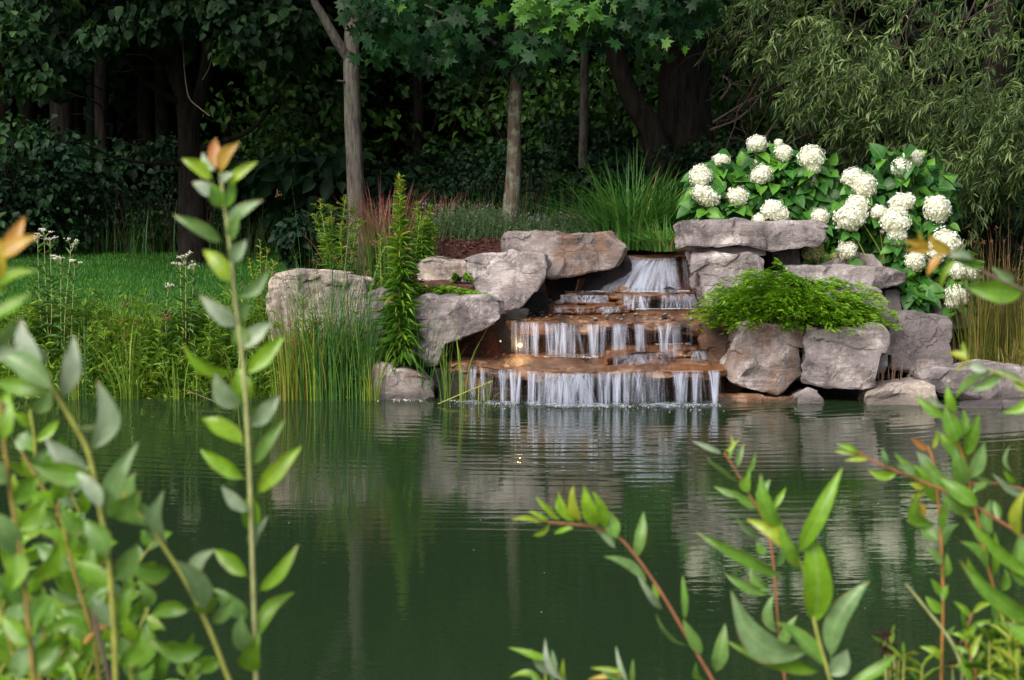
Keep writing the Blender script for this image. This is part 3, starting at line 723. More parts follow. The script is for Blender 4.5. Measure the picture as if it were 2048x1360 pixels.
g2 = [(sx(px, 1022, 1385), wt / 363, wb / 363, d) for px, wt, wb, d in [
    (1035, 13, 13, 0.9), (1058, 11, 13, 0.8), (1075, 7, 4, 1.0), (1102, 9, 6, 1.0), (1122, 16, 10, 1.0), (1144, 15, 11, 0.8), (1190, 12, 4, 1.0), (1206, 9, 6, 0.6), (1236, 9, 4, 0.9), (1246, 13, 8, 0.8), (1280, 10, 6, 0.9), (1330, 16, 8, 1.1), (1350, 11, 9, 0.6)]]
cascade('middle curtain of thin strands below the pebbled ledge', [(1022, 643), (1100, 646), (1200, 648), (1385, 647)], 0.608, 0.30, g2, 102, 0.09, streaks=130)
g3 = [(sx(px, 1235, 1392), wt / 157, wb / 157, d) for px, wt, wb, d in [(1262, 20, 16, 1.0), (1284, 12, 12, 0.8), (1330, 10, 10, 1.0), (1354, 20, 20, 1.3), (1378, 12, 12, 1.0)]]
cascade('short curtain of water under the black wet stone', [(1235, 590), (1300, 592), (1392, 588)], 0.798, 0.66, g3, 103, 0.08, streaks=50)
g4 = [(0.08, 0.10, 0.12, 0.9), (0.27, 0.13, 0.13, 1.1), (0.48, 0.12, 0.14, 1.2), (0.70, 0.12, 0.12, 1.2), (0.90, 0.08, 0.09, 0.8)]
cascade('topmost fan of water sweeping down to the left', [(1258, 515), (1300, 518), (1352, 516)], 1.12, 0.80, g4, 104, foot=[(1165, 582), (1255, 586), (1366, 586)], streaks=150, veil=0.05, ease=0.45, gain=0.62)
cascade('thin trickle at the right end of the top fall', [(1362, 517), (1387, 516)], 1.115, 0.81, [(0.3, 0.25, 0.3, 0.7), (0.8, 0.15, 0.15, 0.6)], 108, 0.2, streaks=10)
cascade('thin sheet of water sliding over the narrow right step', [(1380, 702), (1446, 701)], 0.376, 0.292, [(0.3, 0.25, 0.28, 0.9), (0.75, 0.25, 0.25, 0.9)], 105, 0.09, streaks=36, veil=0.4)
cascade('sheet of water sliding over the left of the narrow step', [(1225, 712), (1340, 703)], 0.376, 0.292, [(0.35, 0.35, 0.35, 0.8), (0.8, 0.2, 0.2, 0.4)], 106, 0.14, streaks=36, veil=0.4)
cascade('low sheet of water over the cobbles on the left', [(1120, 590), (1215, 590)], 0.80, 0.735, [(0.3, 0.3, 0.3, 1.0), (0.75, 0.25, 0.3, 0.9)], 107, 0.2, streaks=36, veil=0.5)
cascade('small trickle below the cobbles on the left', [(1105, 614), (1240, 614)], 0.70, 0.645, [(0.12, 0.1, 0.1, 0.8), (0.45, 0.12, 0.1, 0.6), (0.85, 0.15, 0.15, 1.0)], 109, 0.06, streaks=30)
# foam: tiny bubbles where the curtains land
mb = MB()
oc_v = np.array([(1, 0, 0), (-1, 0, 0), (0, 1, 0), (0, -1, 0), (0, 0, 1), (0, 0, -1)], float)
oc_t = np.array([(0, 2, 4), (2, 1, 4), (1, 3, 4), (3, 0, 4), (2, 0, 5), (1, 2, 5), (3, 1, 5), (0, 3, 5)])
def blobs(mb, P_, S_, flat=0.5):
    P_ = np.asarray(P_); S_ = np.asarray(S_)
    for k in range(len(P_)):
        mb.add(P_[k] + oc_v * S_[k] * np.array([1, 1, flat]), tris=oc_t, a=np.full((6, 3), R.random()))
def foam_line(lip, z, n, back, smax, off=0.0):
    lw = np.array([on(*p, z) for p in lip])
    q = polyline(lw, R.random(n))
    q[:, 1] += -np.abs(R.normal(size=n)) * back + off
    q[:, 2] = z + 0.002
    q = q[perlin(np.stack([q[:, 0] * 5, q[:, 0] * 0 + z, q[:, 0] * 0], 1)) > -0.12]; n = len(q)
    blobs(mb, q, R.uniform(0.002, smax, n) * (1 + R.exponential(0.4, n)), 0.45)
foam_line([(905, 800), (1000, 806), (1130, 809), (1300, 810), (1440, 808)], 0.0, 420, 0.06, 0.0036)
foam_line([(1110, 809), (1260, 811)], 0.0, 260, 0.07, 0.004)
foam_line([(900, 803), (1440, 812)], 0.0, 120, 0.30, 0.0034)
foam_line([(740, 798), (910, 800)], 0.0, 120, 0.06, 0.005)
foam_line([(1185, 712), (1260, 712)], 0.292, 150, 0.05, 0.006)
foam_line([(1030, 712), (1200, 714)], 0.292, 90, 0.05, 0.005)
foam_line([(1180, 583), (1380, 583)], 0.803, 420, 0.05, 0.008, 0.08)
foam_line([(1130, 584), (1200, 584)], 0.803, 120, 0.04, 0.006, 0.08)
foam_line([(1230, 618), (1390, 617)], 0.648, 200, 0.03, 0.006)
foam_line([(1310, 688), (1380, 686)], 0.382, 120, 0.05, 0.006)
tag(mb.build('foam', M['foam']), None, None, kind='stuff')
def foam_film(lip, z, front, dens, seed):
    lw = np.array([on(*p, z) for p in lip]); L = np.linalg.norm(lw[-1] - lw[0])
    nu, nv = int(L / 0.006), 40
    u, v = np.linspace(0, 1, nu + 1), np.linspace(-0.35, 1, nv + 1)
    c = polyline(lw, u)
    X_ = np.broadcast_to(c[:, 0:1], (nu + 1, nv + 1)); Y_ = c[:, 1:2] - front * v[None]
    p = np.stack([X_.ravel(), Y_.ravel(), np.full(X_.size, z + 0.004)], 1)
    q0 = np.stack([p[:, 0] * 7, p[:, 1] * 12, np.full(len(p), seed * 1.0)], 1)
    e = np.broadcast_to(np.exp(-(np.abs(v[None]) / 0.30) ** 1.2), X_.shape).ravel()
    edge = np.broadcast_to(np.clip(np.minimum(u, 1 - u) * 14, 0, 1)[:, None], X_.shape).ravel()
    al = np.clip((fbm(q0, 4, 0.65) * 0.9 + 0.10 + 0.45 * perlin(q0 * np.array([0.35, 0, 0]) + 4)) * dens, 0, 1) * e * edge
    p[:, 2] += 0.012 * al
    i = (np.arange(nu)[:, None] * (nv + 1) + np.arange(nv)[None]).ravel()
    m_ = MB(); m_.add(p, np.stack([i, i + 1, i + nv + 2, i + nv + 1], 1), a=np.stack([al, 0 * al, 0 * al], 1))
    tag(m_.build('foam', M['fall']), None, None, kind='stuff')
foam_film([(905, 801), (1000, 806), (1130, 809), (1300, 810), (1450, 808)], 0.0, 0.42, 1.7, 1)
foam_film([(1150, 584), (1280, 585), (1385, 584)], 0.808, 0.30, 1.9, 2)
foam_film([(1020, 711), (1240, 711)], 0.296, 0.30, 0.9, 3)
foam_film([(1225, 620), (1395, 618)], 0.650, 0.2, 1.2, 4)
mb = MB()
q = np.stack([R.uniform(-3.2, 3.6, 46), R.uniform(6.6, 14.0, 46), np.full(46, 0.001)], 1)
blobs(mb, q, R.uniform(0.0015, 0.004, 46), 0.4)
tag(mb.build('floating_fluff', M['foam']), None, None, kind='stuff')

# lamps glowing behind the water
def lamp(px, py, Yd, label, energy, tilt, glow):
    p = at(px, py, Yd)
    root = thing('spotlight', label, 'lamp', p, 'lamps at the falls')
    mb = MB()
    ang = np.linspace(0, 2 * math.pi, 17)[:-1]
    prof = [(0.0, -0.06), (0.018, -0.06), (0.024, -0.03), (0.026, 0.02), (0.022, 0.02), (0.020, 0.012)]
    V = np.array([[(r * math.cos(a), -h, r * math.sin(a)) for a in ang] for r, h in prof]).reshape(-1, 3)
    q_ = [(i * 16 + j, i * 16 + (j + 1) % 16, (i + 1) * 16 + (j + 1) % 16, (i + 1) * 16 + j) for i in range(len(prof) - 1) for j in range(16)]
    mb.add(V + p, q_); mb.build('housing', M['twig'], root)
    mb = MB()
    rb = 0.02 if energy > 0 else 0.011
    V = np.array([(rb * math.cos(a), -0.012, rb * math.sin(a)) for a in ang] + [(0, -0.018, 0)])
    mb.add(V + p, tris=[(j, (j + 1) % 16, 16) for j in range(16)])
    em = bpy.data.materials.new('lamp_glow'); em.use_nodes = True
    pb = em.node_tree.nodes['Principled BSDF']
    pb.inputs['Emission Color'].default_value = (1, 0.62, 0.25, 1); pb.inputs['Emission Strength'].default_value = glow
    mb.build('bulb', em, root)
    if energy <= 0: return
    lt = bpy.data.lights.new('spotlight_glow', 'POINT')
    lt.energy, lt.color, lt.shadow_soft_size = energy, (1, 0.60, 0.25), 0.02
    lo = bpy.data.objects.new('spotlight_glow', lt); COL.objects.link(lo)
    lo.location = (0, -0.10, 0.02); lo.parent = root
    root.rotation_euler = (tilt, 0, 0)
lamp(1040, 690, 15.93, 'glowing spotlight shining behind the middle curtain of water', 0.7, 0.1, 1.6)
lamp(1001, 682, 15.75, 'small dim spotlight in the dark gap beside the middle curtain', 0, 0.4, 0.25)

# ---------------------------------------------------------------- plant helpers
def nrm(v): return v / np.maximum(np.linalg.norm(v, axis=-1, keepdims=True), 1e-9)
def rnd_dirs(m): return nrm(R.normal(size=(m, 3)))
def leaf_tpl(n=4, shape='ovate', fold=0.25, curl=0.25, serr=0):
    t = np.linspace(0, 1, n + 1)
    if shape == 'ovate': w = np.sin(np.pi * np.clip(t, 0, 1) ** 0.7) ** 0.85
    elif shape == 'lance': w = np.sin(np.pi * t ** 0.85) ** 0.9
    else: w = np.sin(np.pi * t ** 1.0)
    w[0], w[-1] = 0.04, 0.02
    V, A_ = [], []
    for s in (-1, 0, 1):
        V.append(np.stack([t, s * w * 0.5, np.abs(s) * w * fold * 0.5 - curl * t ** 2], 1))
        A_.append(np.stack([0 * t, t, 0 * t + s], 1))
    i = np.arange(n); q = np.concatenate([np.stack([i + c * (n + 1), i + 1 + c * (n + 1), i + 1 + (c + 1) * (n + 1), i + (c + 1) * (n + 1)], 1) for c in (0, 1)])
    return np.concatenate(V), q, None, np.concatenate(A_)
def maple_tpl():
    ang = [-90, -62, -40, -26, -8, 8, 24, 34, 52, 66, 78, 90]
    rad = [0.10, 0.42, 0.62, 0.36, 0.50, 0.95, 0.62, 0.46, 0.80, 0.62, 0.66, 1.05]
    pts = [(r * math.sin(math.radians(a)), r * math.cos(math.radians(a))) for a, r in zip(ang, rad)]
    right = pts; left = [(x, -y) for x, y in pts[::-1]][1:-1]
    ring = np.array(right + left)
    V = [(0.0, 0.0, 0.0)] + [(x + 0.0, y * 0.9, -0.16 * (x * x + y * y) + 0.05 * abs(y)) for x, y in ring]
    V = np.array(V); n = len(ring)
    V[:, 0] += 0.1; V *= 0.55
    T = [(0, 1 + i, 1 + (i + 1) % n) for i in range(n)]
    A_ = np.zeros((len(V), 3)); A_[:, 1] = 0.5
    return V, None, np.array(T), A_
def scatter(mb, tpl, P_, D, N_, L, W, tone):
    V, q, tr, A_ = tpl
    m = len(P_)
    D = nrm(D); Yx = nrm(np.cross(N_, D)); Zx = np.cross(D, Yx)
    L = np.broadcast_to(L, (m,)); W = np.broadcast_to(W, (m,))
    out = P_[:, None] + D[:, None] * (V[None, :, 0:1] * L[:, None, None]) + Yx[:, None] * (V[None, :, 1:2] * W[:, None, None]) + Zx[:, None] * (V[None, :, 2:3] * L[:, None, None])
    A2 = np.broadcast_to(A_, (m,) + A_.shape).copy(); A2[:, :, 0] = np.asarray(tone).reshape(-1, 1)
    k = len(V); off = (np.arange(m) * k)[:, None, None]
    mb.add(out.reshape(-1, 3), (q[None] + off).reshape(-1, 4) if q is not None else None, (tr[None] + off).reshape(-1, 3) if tr is not None else None, A2.reshape(-1, 3))
def blades(mb, B, h, az, lean, w, tone, n=5, stiff=2.0, twist=0.6):
    m = len(B)
    t = np.linspace(0, 1, n + 1)
    d = np.stack([np.cos(az), np.sin(az), 0 * az], 1)
    s = nrm(np.stack([-np.sin(az + twist * R.normal(size=m)), np.cos(az), 0 * az], 1))
    hh, ll = h[:, None], lean[:, None]
    ctr = B[:, None] + d[:, None] * (hh * ll * t ** stiff)[..., None]
    ctr[..., 2] += hh * (t - 0.42 * ll * t ** (stiff + 1))
    wd = (w[:, None] * np.clip(1 - t ** 2.2, 0.04, 1))[..., None]
    V = np.stack([ctr - s[:, None] * wd, ctr + s[:, None] * wd], 2)
    A_ = np.zeros((m, n + 1, 2, 3)); A_[..., 0] = tone[:, None, None]; A_[..., 1] = t[None, :, None]; A_[..., 2] = np.array([-1, 1.0])
    i = np.arange(n) * 2
    q = np.stack([i, i + 1, i + 3, i + 2], 1)
    mb.add(V.reshape(-1, 3), (q[None] + (np.arange(m) * (n + 1) * 2)[:, None, None]).reshape(-1, 4), a=A_.reshape(-1, 3))
def tube(mb, pts, rad, sides=7, tone=0.5, wob=0.0):
    pts = np.asarray(pts, float); n = len(pts)
    rad = np.broadcast_to(rad, (n,))
    tg = nrm(np.gradient(pts, axis=0))
    ref = np.array([0.0, 1.0, 0.0]) if abs(tg[0][1]) < 0.8 else np.array([1.0, 0, 0])
    a = nrm(np.cross(tg, ref)); b_ = np.cross(tg, a)
    an = np.linspace(0, 2 * np.pi, sides + 1)[:-1]
    rr = rad[:, None] * np.ones(sides)
    if wob: rr = rr * (1 + wob * perlin(np.stack([(pts[:, 2:3] * 1.5 + 0 * an).ravel(), (np.cos(an) * 1.7 + 0 * rad[:, None]).ravel() + pts[0, 0], (np.sin(an) * 1.7 + 0 * rad[:, None]).ravel()], 1)).reshape(n, sides))
    V = pts[:, None] + rr[..., None] * (np.cos(an)[None, :, None] * a[:, None] + np.sin(an)[None, :, None] * b_[:, None])
    i = np.arange(n - 1)[:, None] * sides; j = np.arange(sides)[None]; j2 = (j + 1) % sides
    q = np.stack([i + j, i + j2, i + sides + j2, i + sides + j], -1).reshape(-1, 4)
    A_ = np.zeros((n, sides, 3)); A_[..., 0] = tone; A_[..., 1] = np.linspace(0, 1, n)[:, None]
    mb.add(V.reshape(-1, 3), q, a=A_.reshape(-1, 3))
def smooth_path(pts, n=24):
    pts = np.asarray(pts, float)
    s = np.linspace(0, len(pts) - 1, n)
    p = np.vstack([2 * pts[0] - pts[1], pts, 2 * pts[-1] - pts[-2]])
    i = np.minimum(s.astype(int), len(pts) - 2); f = (s - i)[:, None]
    p0, p1, p2, p3 = p[i], p[i + 1], p[i + 2], p[i + 3]
    return 0.5 * (2 * p1 + (p2 - p0) * f + (2 * p0 - 5 * p1 + 4 * p2 - p3) * f ** 2 + (3 * p1 - p0 - 3 * p2 + p3) * f ** 3)
OV4, LA3, LA2, OV3 = leaf_tpl(4, 'ovate', 0.35, 0.3), leaf_tpl(3, 'lance', 0.3, 0.25), leaf_tpl(2, 'lance', 0.2, 0.2), leaf_tpl(3, 'ovate', 0.3, 0.25)
MAPLE = maple_tpl()
UP = np.array([0, 0, 1.0])

def crown(mb, centres, radii, per, tpl, size, asp=1.0, tone0=0.0, tone1=1.0, hang=0.5, light_dir=None):
    for c, r in zip(centres, radii):
        m = max(4, int(per * (0.7 + 0.6 * R.random())))
        d = rnd_dirs(m)
        P_ = c + d * np.array([r, r, r * 0.7]) * (R.random((m, 1)) ** 0.4)
        N_ = nrm(d * 0.5 + UP * 0.7 + R.normal(size=(m, 3)) * 0.45)
        D = nrm(d * np.array([1, 1, 0.2]) - UP * hang + R.normal(size=(m, 3)) * 0.5)
        tn = np.clip(R.normal(tone0 + (tone1 - tone0) * R.random(), 0.14, m), 0, 1)
        s = size * R.uniform(0.65, 1.2, m)
        scatter(mb, tpl, P_, D, N_, s, s * asp, tn)

# ---------------------------------------------------------------- forest
def limb_path(p0, d, L, n=7, sag=0.1, wig=0.05):
    d = nrm(np.asarray(d, float)[None])[0]
    t = np.linspace(0, 1, n)[:, None]
    p = p0 + d * L * t + np.array([0, 0, -1.0]) * sag * L * t ** 2
    p[1:] += R.normal(size=(n - 1, 3)) * wig * L * t[1:] * 0.5
    return p
def forest_proto(seed, hgt, rad, crown_z, crown_r, n_cl, leaf, label, tone=(0.1, 0.6)):
    root = thing('forest_tree', label, 'tree', (0, 0, 0))
    mb = MB()
    z = np.linspace(-0.3, hgt, 16)
    bend = R.normal(size=2) * 0.25
    pts = np.stack([bend[0] * (z / hgt) ** 2 + 0.03 * np.sin(z * 0.9 + seed), bend[1] * (z / hgt) ** 2, z], 1)
    tube(mb, pts, rad * (1.15 - z / hgt) + 0.02 + 0.35 * rad * np.exp(-np.clip(z, 0, 9) * 4), 9, wob=0.25)
    for _ in range(26):
        zz = R.uniform(0.8, crown_z + 3)
        az = R.uniform(0, 6.28)
        p = limb_path(np.array([0, 0, zz]), (math.cos(az), math.sin(az), R.uniform(-0.1, 0.5)), R.uniform(0.5, 1.8), 6, 0.15, 0.12)
        tube(mb, p, np.linspace(0.014, 0.003, 6), 4)
    mb.build('trunk', M['bark_dark'], root)
    mb = MB()
    C = []
    while len(C) < n_cl:
        u = R.uniform(-1, 1, 3)
        zz = crown_z + (hgt + 0.8 - crown_z) * (u[2] + 1) / 2
        f = 1.0 - 0.55 * ((u[2] + 1) / 2) ** 1.5
        if u[0] ** 2 + u[1] ** 2 > 1: continue
        C.append((u[0] * crown_r * f, u[1] * crown_r * f, zz))
    crown(mb, np.array(C), R.uniform(0.45, 0.9, n_cl), 46, OV3, leaf, 0.75, *tone)
    mb.build('crown', M['forest_leaf'], root)
    return root
slim = 'slim dark trunk standing deep in the shaded wood'
stout = 'stout dark trunk in the shaded wood behind the lawn'
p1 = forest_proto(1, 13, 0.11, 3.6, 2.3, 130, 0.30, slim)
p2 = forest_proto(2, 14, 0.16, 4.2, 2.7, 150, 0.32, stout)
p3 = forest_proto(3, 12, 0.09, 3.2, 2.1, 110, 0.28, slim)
GF = 'dark forest trees behind the lawn'
spots = [(20, 29, 2), (66, 31, 1), (130, 28, 2), (160, 33, 1), (214, 27, 3), (300, 30, 1), (335, 29.5, 3), (470, 32, 1), (545, 30, 3), (580, 27.5, 1), (622, 33, 2), (650, 28.5, 3),
         (762, 29, 1), (800, 31.5, 2), (838, 28, 3), (880, 33, 1), (915, 30, 3), (968, 29, 1), (1090, 30, 2), (1130, 33, 1), (1205, 31, 3), (1290, 29, 1), (1320, 32, 2), (1465, 26, 1), (1530, 29, 2), (1590, 27.5, 3),
         (1640, 31, 2), (1720, 29, 1), (1790, 32, 2), (1860, 28, 1), (1930, 30, 2), (2010, 28, 3), (2100, 30, 2), (-60, 28, 1), (-130, 31, 2), (-240, 29, 1), (2220, 29, 1), (2330, 32, 2)]
first = {1: True, 2: True, 3: True}
for px, Yd, k in spots:
    pr = {1: p1, 2: p2, 3: p3}[k]
    x = (px - 1024) / F * Yd
    z = gz(x, Yd)
    lab = stout if k == 2 else slim
    grp = GF if k == 2 else 'slim forest trees in the shade'
    if first[k]:
        pr.location = (x, Yd, z); pr['group'] = grp; first[k] = False
    else: dup(pr, (x, Yd, z), R.uniform(0, 6.28), R.uniform(0.88, 1.15), lab, grp)
# the far wood reads as one dark mass
mb = MB()
m_ = 60000
P_ = np.stack([R.uniform(-26, 26, m_), R.uniform(34.5, 46, m_), 0.4 + 15 * R.random(m_) ** 1.5], 1)
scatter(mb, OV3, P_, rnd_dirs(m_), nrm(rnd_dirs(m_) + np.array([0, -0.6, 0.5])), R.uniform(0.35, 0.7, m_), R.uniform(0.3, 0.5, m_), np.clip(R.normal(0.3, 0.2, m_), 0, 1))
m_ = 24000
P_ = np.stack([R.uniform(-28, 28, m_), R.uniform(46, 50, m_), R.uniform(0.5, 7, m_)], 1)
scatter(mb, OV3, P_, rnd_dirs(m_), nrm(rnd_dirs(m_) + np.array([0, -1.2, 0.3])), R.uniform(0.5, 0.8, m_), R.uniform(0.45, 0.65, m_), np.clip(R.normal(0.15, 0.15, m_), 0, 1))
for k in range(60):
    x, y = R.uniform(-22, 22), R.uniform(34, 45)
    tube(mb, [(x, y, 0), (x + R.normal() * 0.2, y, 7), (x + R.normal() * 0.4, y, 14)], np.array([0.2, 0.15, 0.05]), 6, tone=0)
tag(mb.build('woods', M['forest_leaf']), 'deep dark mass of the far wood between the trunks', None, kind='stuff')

# named trunks
def trunk_tree(name, label, path, radii, mat, branches=(), sides=14):
    base = path[0]
    root = thing(name, label, 'tree', base)
    mb = MB()
    tube(mb, smooth_path(path, 30), np.interp(np.linspace(0, 1, 30), np.linspace(0, 1, len(radii)), radii), sides, wob=0.16)
    for bp_, br in branches:
        tube(mb, smooth_path(bp_, 16), np.linspace(br[0], br[1], 16), 8, wob=0.2)
    mb.build('trunk', M[mat], root)
    return root
# grey forked tree
Yg = 19.6
gb = at(715, 455, Yg); gb[2] = gz(gb[0], gb[1]) - 0.1
root = trunk_tree('forked_tree', 'grey barked tree with a forked trunk left of the maple', [gb, at(713, 400, Yg), at(706, 250, Yg), at(703, 120, Yg), at(708, 0, Yg), at(712, -150, Yg), at(720, -500, Yg)], [0.13, 0.105, 0.096, 0.092, 0.085, 0.07, 0.03], 'bark_grey',
    [([at(700, 120, Yg), at(672, 78, Yg - 0.1), at(645, 30, Yg - 0.2), at(622, -20, Yg - 0.3), at(590, -200, Yg - 0.4), at(560, -420, Yg - 0.5)], (0.065, 0.02)),
     ([at(694, 165, Yg), at(684, 163, Yg - 0.1), at(674, 161, Yg - 0.15)], (0.018, 0.010))])
mb = MB()
C = np.array([(gb[0] + R.uniform(-2.2, 2.0), Yg + R.uniform(-1.2, 1.5), R.uniform(4.6, 8.5)) for _ in range(80)])
crown(mb, C, R.uniform(0.35, 0.7, 80), 55, OV3, 0.15, 0.7, 0.1, 0.6)
mb.build('crown', M['linden_leaf'], root)
# maple with big leaves
Ym = 18.2
mbse = at(1020, 462, Ym); mbse[2] = gz(mbse[0], mbse[1]) - 0.08
root = trunk_tree('maple_tree', 'young maple with lichen spotted trunk standing behind the falls', [mbse, at(1021, 430, Ym), at(1028, 330, Ym), at(1029, 230, Ym), at(1034, 130, Ym), at(1040, 0, Ym), at(1045, -200, Ym), at(1050, -450, Ym)], [0.125, 0.095, 0.075, 0.068, 0.062, 0.05, 0.035, 0.015], 'bark_maple',
    [([at(1034, 120, Ym), at(950, 60, Ym - 0.3), at(850, 10, Ym - 0.6)], (0.03, 0.01)), ([at(1036, 90, Ym), at(1120, 40, Ym - 0.2), at(1250, 0, Ym - 0.4)], (0.03, 0.01))])
mb = MB()
C, RR, NL = [], [], 0
low = [(735, 35), (760, 60), (800, 110), (845, 130), (880, 120), (910, 150), (955, 160), (1000, 135), (1040, 145), (1080, 120), (1120, 95), (1165, 70), (1210, 95), (1260, 80), (1310, 60), (1370, 40), (1400, 20)]
for px, py in low:
    for _ in range(3):
        C.append(at(px + R.normal() * 18, py - 20 - abs(R.normal()) * 25, Ym + R.uniform(-1.1, 0.3))); RR.append(R.uniform(0.18, 0.34))
for _ in range(46):
    C.append(at(R.uniform(740, 1400), R.uniform(-60, 90), Ym + R.uniform(-1.3, 0.6))); RR.append(R.uniform(0.2, 0.4))
for _ in range(90):
    u = rnd_dirs(1)[0]
    C.append(np.array([0.15, Ym + 0.2, 5.6]) + u * np.array([1.9, 1.4, 2.4]) * R.uniform(0.75, 1)); RR.append(R.uniform(0.3, 0.5))
for c, r in zip(C, RR):
    m_ = int(22 * (r / 0.3) ** 1.3)
    d = rnd_dirs(m_)
    P_ = c + d * r * np.array([1, 1, 0.75]) * (R.random((m_, 1)) ** 0.4)
    face = np.array([0.0, -0.75, 0.55])
    N_ = nrm(face + R.normal(size=(m_, 3)) * 0.55)
    D = nrm(np.array([0, -0.25, -0.85]) + R.normal(size=(m_, 3)) * 0.5)
    s = R.uniform(0.09, 0.26, m_)
    tn = np.clip(R.normal(R.choice([0.2, 0.35, 0.5, 0.65]), 0.14, m_), 0, 1)
    scatter(mb, MAPLE, P_, D, N_, s, s, tn)
# one bright bough on the right
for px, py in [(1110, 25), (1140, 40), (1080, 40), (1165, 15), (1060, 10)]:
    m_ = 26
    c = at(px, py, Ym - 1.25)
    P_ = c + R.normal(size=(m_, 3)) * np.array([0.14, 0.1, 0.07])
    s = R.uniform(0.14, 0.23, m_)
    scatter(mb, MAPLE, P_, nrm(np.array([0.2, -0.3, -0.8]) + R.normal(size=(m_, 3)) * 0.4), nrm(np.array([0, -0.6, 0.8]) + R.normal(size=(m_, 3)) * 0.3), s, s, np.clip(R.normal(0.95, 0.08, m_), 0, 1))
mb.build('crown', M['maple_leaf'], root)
# big dark trunk with its own crown
Yb = 21.5
bb = at(1375, 380, Yb); bb[2] = gz(bb[0], bb[1]) - 0.1
root = trunk_tree('dark_tree', 'thick black trunk rising behind the white hydrangeas', [bb, at(1373, 330, Yb), at(1368, 200, Yb), at(1362, 80, Yb), at(1358, -100, Yb), at(1350, -500, Yb)], [0.46, 0.37, 0.34, 0.32, 0.28, 0.12], 'bark_dark',
    [([at(1340, 60, Yb), at(1290, -40, Yb - 0.3), at(1200, -150, Yb - 0.6)], (0.12, 0.04)), ([at(1420, 255, Yb), at(1470, 235, Yb - 0.3), at(1500, 215, Yb - 0.4), at(1525, 160, Yb - .5)], (0.03, 0.01))])
mb = MB()
C = np.array([at(R.uniform(1150, 1560), R.uniform(-600, 60), Yb + R.uniform(-1.5, 1.0)) for _ in range(130)])
crown(mb, C, R.uniform(0.35, 0.7, 130), 44, MAPLE, 0.17, 1.0, 0.0, 0.4)
mb.build('crown', M['maple_leaf'], root)
lb = at(1345, 360, 21.0); lb[2] = gz(lb[0], lb[1]) - 0.1
root = trunk_tree('leaning_tree', 'dark curved trunk leaning left in front of the thick black trunk', [lb, at(1310, 280, 21.0), at(1265, 200, 21.0), at(1232, 110, 21.0), at(1215, 0, 21.0), at(1200, -200, 21.0)], [0.19, 0.15, 0.13, 0.12, 0.11, 0.05], 'bark_dark')
mb = MB(); C = np.array([at(1205 + R.normal() * 90, R.uniform(-420, -60), 21 + R.uniform(-1, 1)) for _ in range(40)])
crown(mb, C, R.uniform(0.4, 0.7, 40), 44, OV3, 0.2, 0.75, 0.1, 0.6); mb.build('crown', M['forest_leaf'], root)
tb = at(1166, 400, 23); tb[2] = gz(tb[0], tb[1]) - 0.1
root = trunk_tree('thin_tree', 'thin pale mottled trunk between the maple and the leaning trunk', [tb, at(1166, 300, 23), at(1168, 200, 23), at(1170, 0, 23), at(1174, -300, 23)], [0.075, 0.062, 0.058, 0.05, 0.03], 'bark_grey')
mb = MB(); C = np.array([at(1170 + R.normal() * 60, R.uniform(-420, -40), 23 + R.uniform(-.8, .8)) for _ in range(30)])
crown(mb, C, R.uniform(0.4, 0.6, 30), 44, OV3, 0.2, 0.75, 0.1, 0.6); mb.build('crown', M['forest_leaf'], root)
# left tree whose boughs hang over the lawn edge
Yl = 23.5
lbse = at(385, 420, Yl); lbse[2] = gz(lbse[0], lbse[1]) - 0.1
root = trunk_tree('linden_tree', 'dark branching tree whose leafy boughs hang over the left of the lawn', [lbse, at(380, 300, Yl), at(370, 200, Yl), at(345, 120, Yl), at(330, 0, Yl), at(320, -300, Yl)], [0.22, 0.16, 0.14, 0.12, 0.10, 0.05], 'bark_dark',
    [([at(350, 130, Yl), at(300, 105, Yl - 0.5), at(220, 80, Yl - 1.2), at(120, 70, Yl - 1.8)], (0.07, 0.02)), ([at(385, 240, Yl), at(410, 150, Yl), at(420, 60, Yl), at(450, -80, Yl)], (0.12, 0.05)),
     ([at(372, 215, Yl), at(300, 170, Yl - 0.3), at(262, 130, Yl - 0.6), at(240, 100, Yl - 0.9)], (0.05, 0.02)), ([at(385, 330, Yl), at(250, 320, Yl - 0.5), at(150, 280, Yl - 0.9)], (0.03, 0.008)), ([at(395, 300, Yl), at(500, 260, Yl - 0.2), at(560, 190, Yl - 0.3)], (0.05, 0.02))])
mb = MB()
C, RR = [], []
for px, py, sp in [(20, 130, 60), (60, 170, 50), (110, 150, 50), (150, 110, 50), (40, 60, 60), (120, 40, 60), (200, 50, 60), (210, 90, 40), (270, 30, 60), (330, 60, 40), (400, 40, 50), (340, 20, 50), (460, 40, 50), (530, 30, 60), (590, 50, 50), (500, 90, 40), (300, -20, 70), (150, -20, 70), (20, -10, 70), (500, -30, 70), (560, 130, 50), (600, 100, 50)]:
    for _ in range(3):
        C.append(at(px + R.normal() * sp * 0.5, py + R.normal() * sp * 0.3 - 10, 22.3 + R.uniform(-1.3, 0.9))); RR.append(R.uniform(0.22, 0.42))
crown(mb, C, RR, 70, OV4, 0.135, 0.85, 0.0, 0.85, 0.7)
C = np.array([at(R.uniform(-150, 650), R.uniform(-650, -60), 22.5 + R.uniform(-1.6, 1.6)) for _ in range(130)])
crown(mb, C, R.uniform(0.4, 0.8, 130), 34, OV3, 0.22, 0.8, 0.1, 0.6)
mb.build('crown', M['linden_leaf'], root)
mb = MB()   # hanging bare vine
tube(mb, smooth_path([at(365, 20, 22), at(366, 90, 22), at(370, 150, 22), at(378, 195, 22), at(398, 215, 22), at(420, 232, 22)], 20), 0.008, 5)
tube(mb, smooth_path([at(428, 80, 22), at(420, 130, 22), at(405, 160, 22)], 12), 0.006, 5)
tag(mb.build('hanging_vine', M['twig_pale']), 'bare pale vine hanging from the leafy boughs on the left', 'vine')

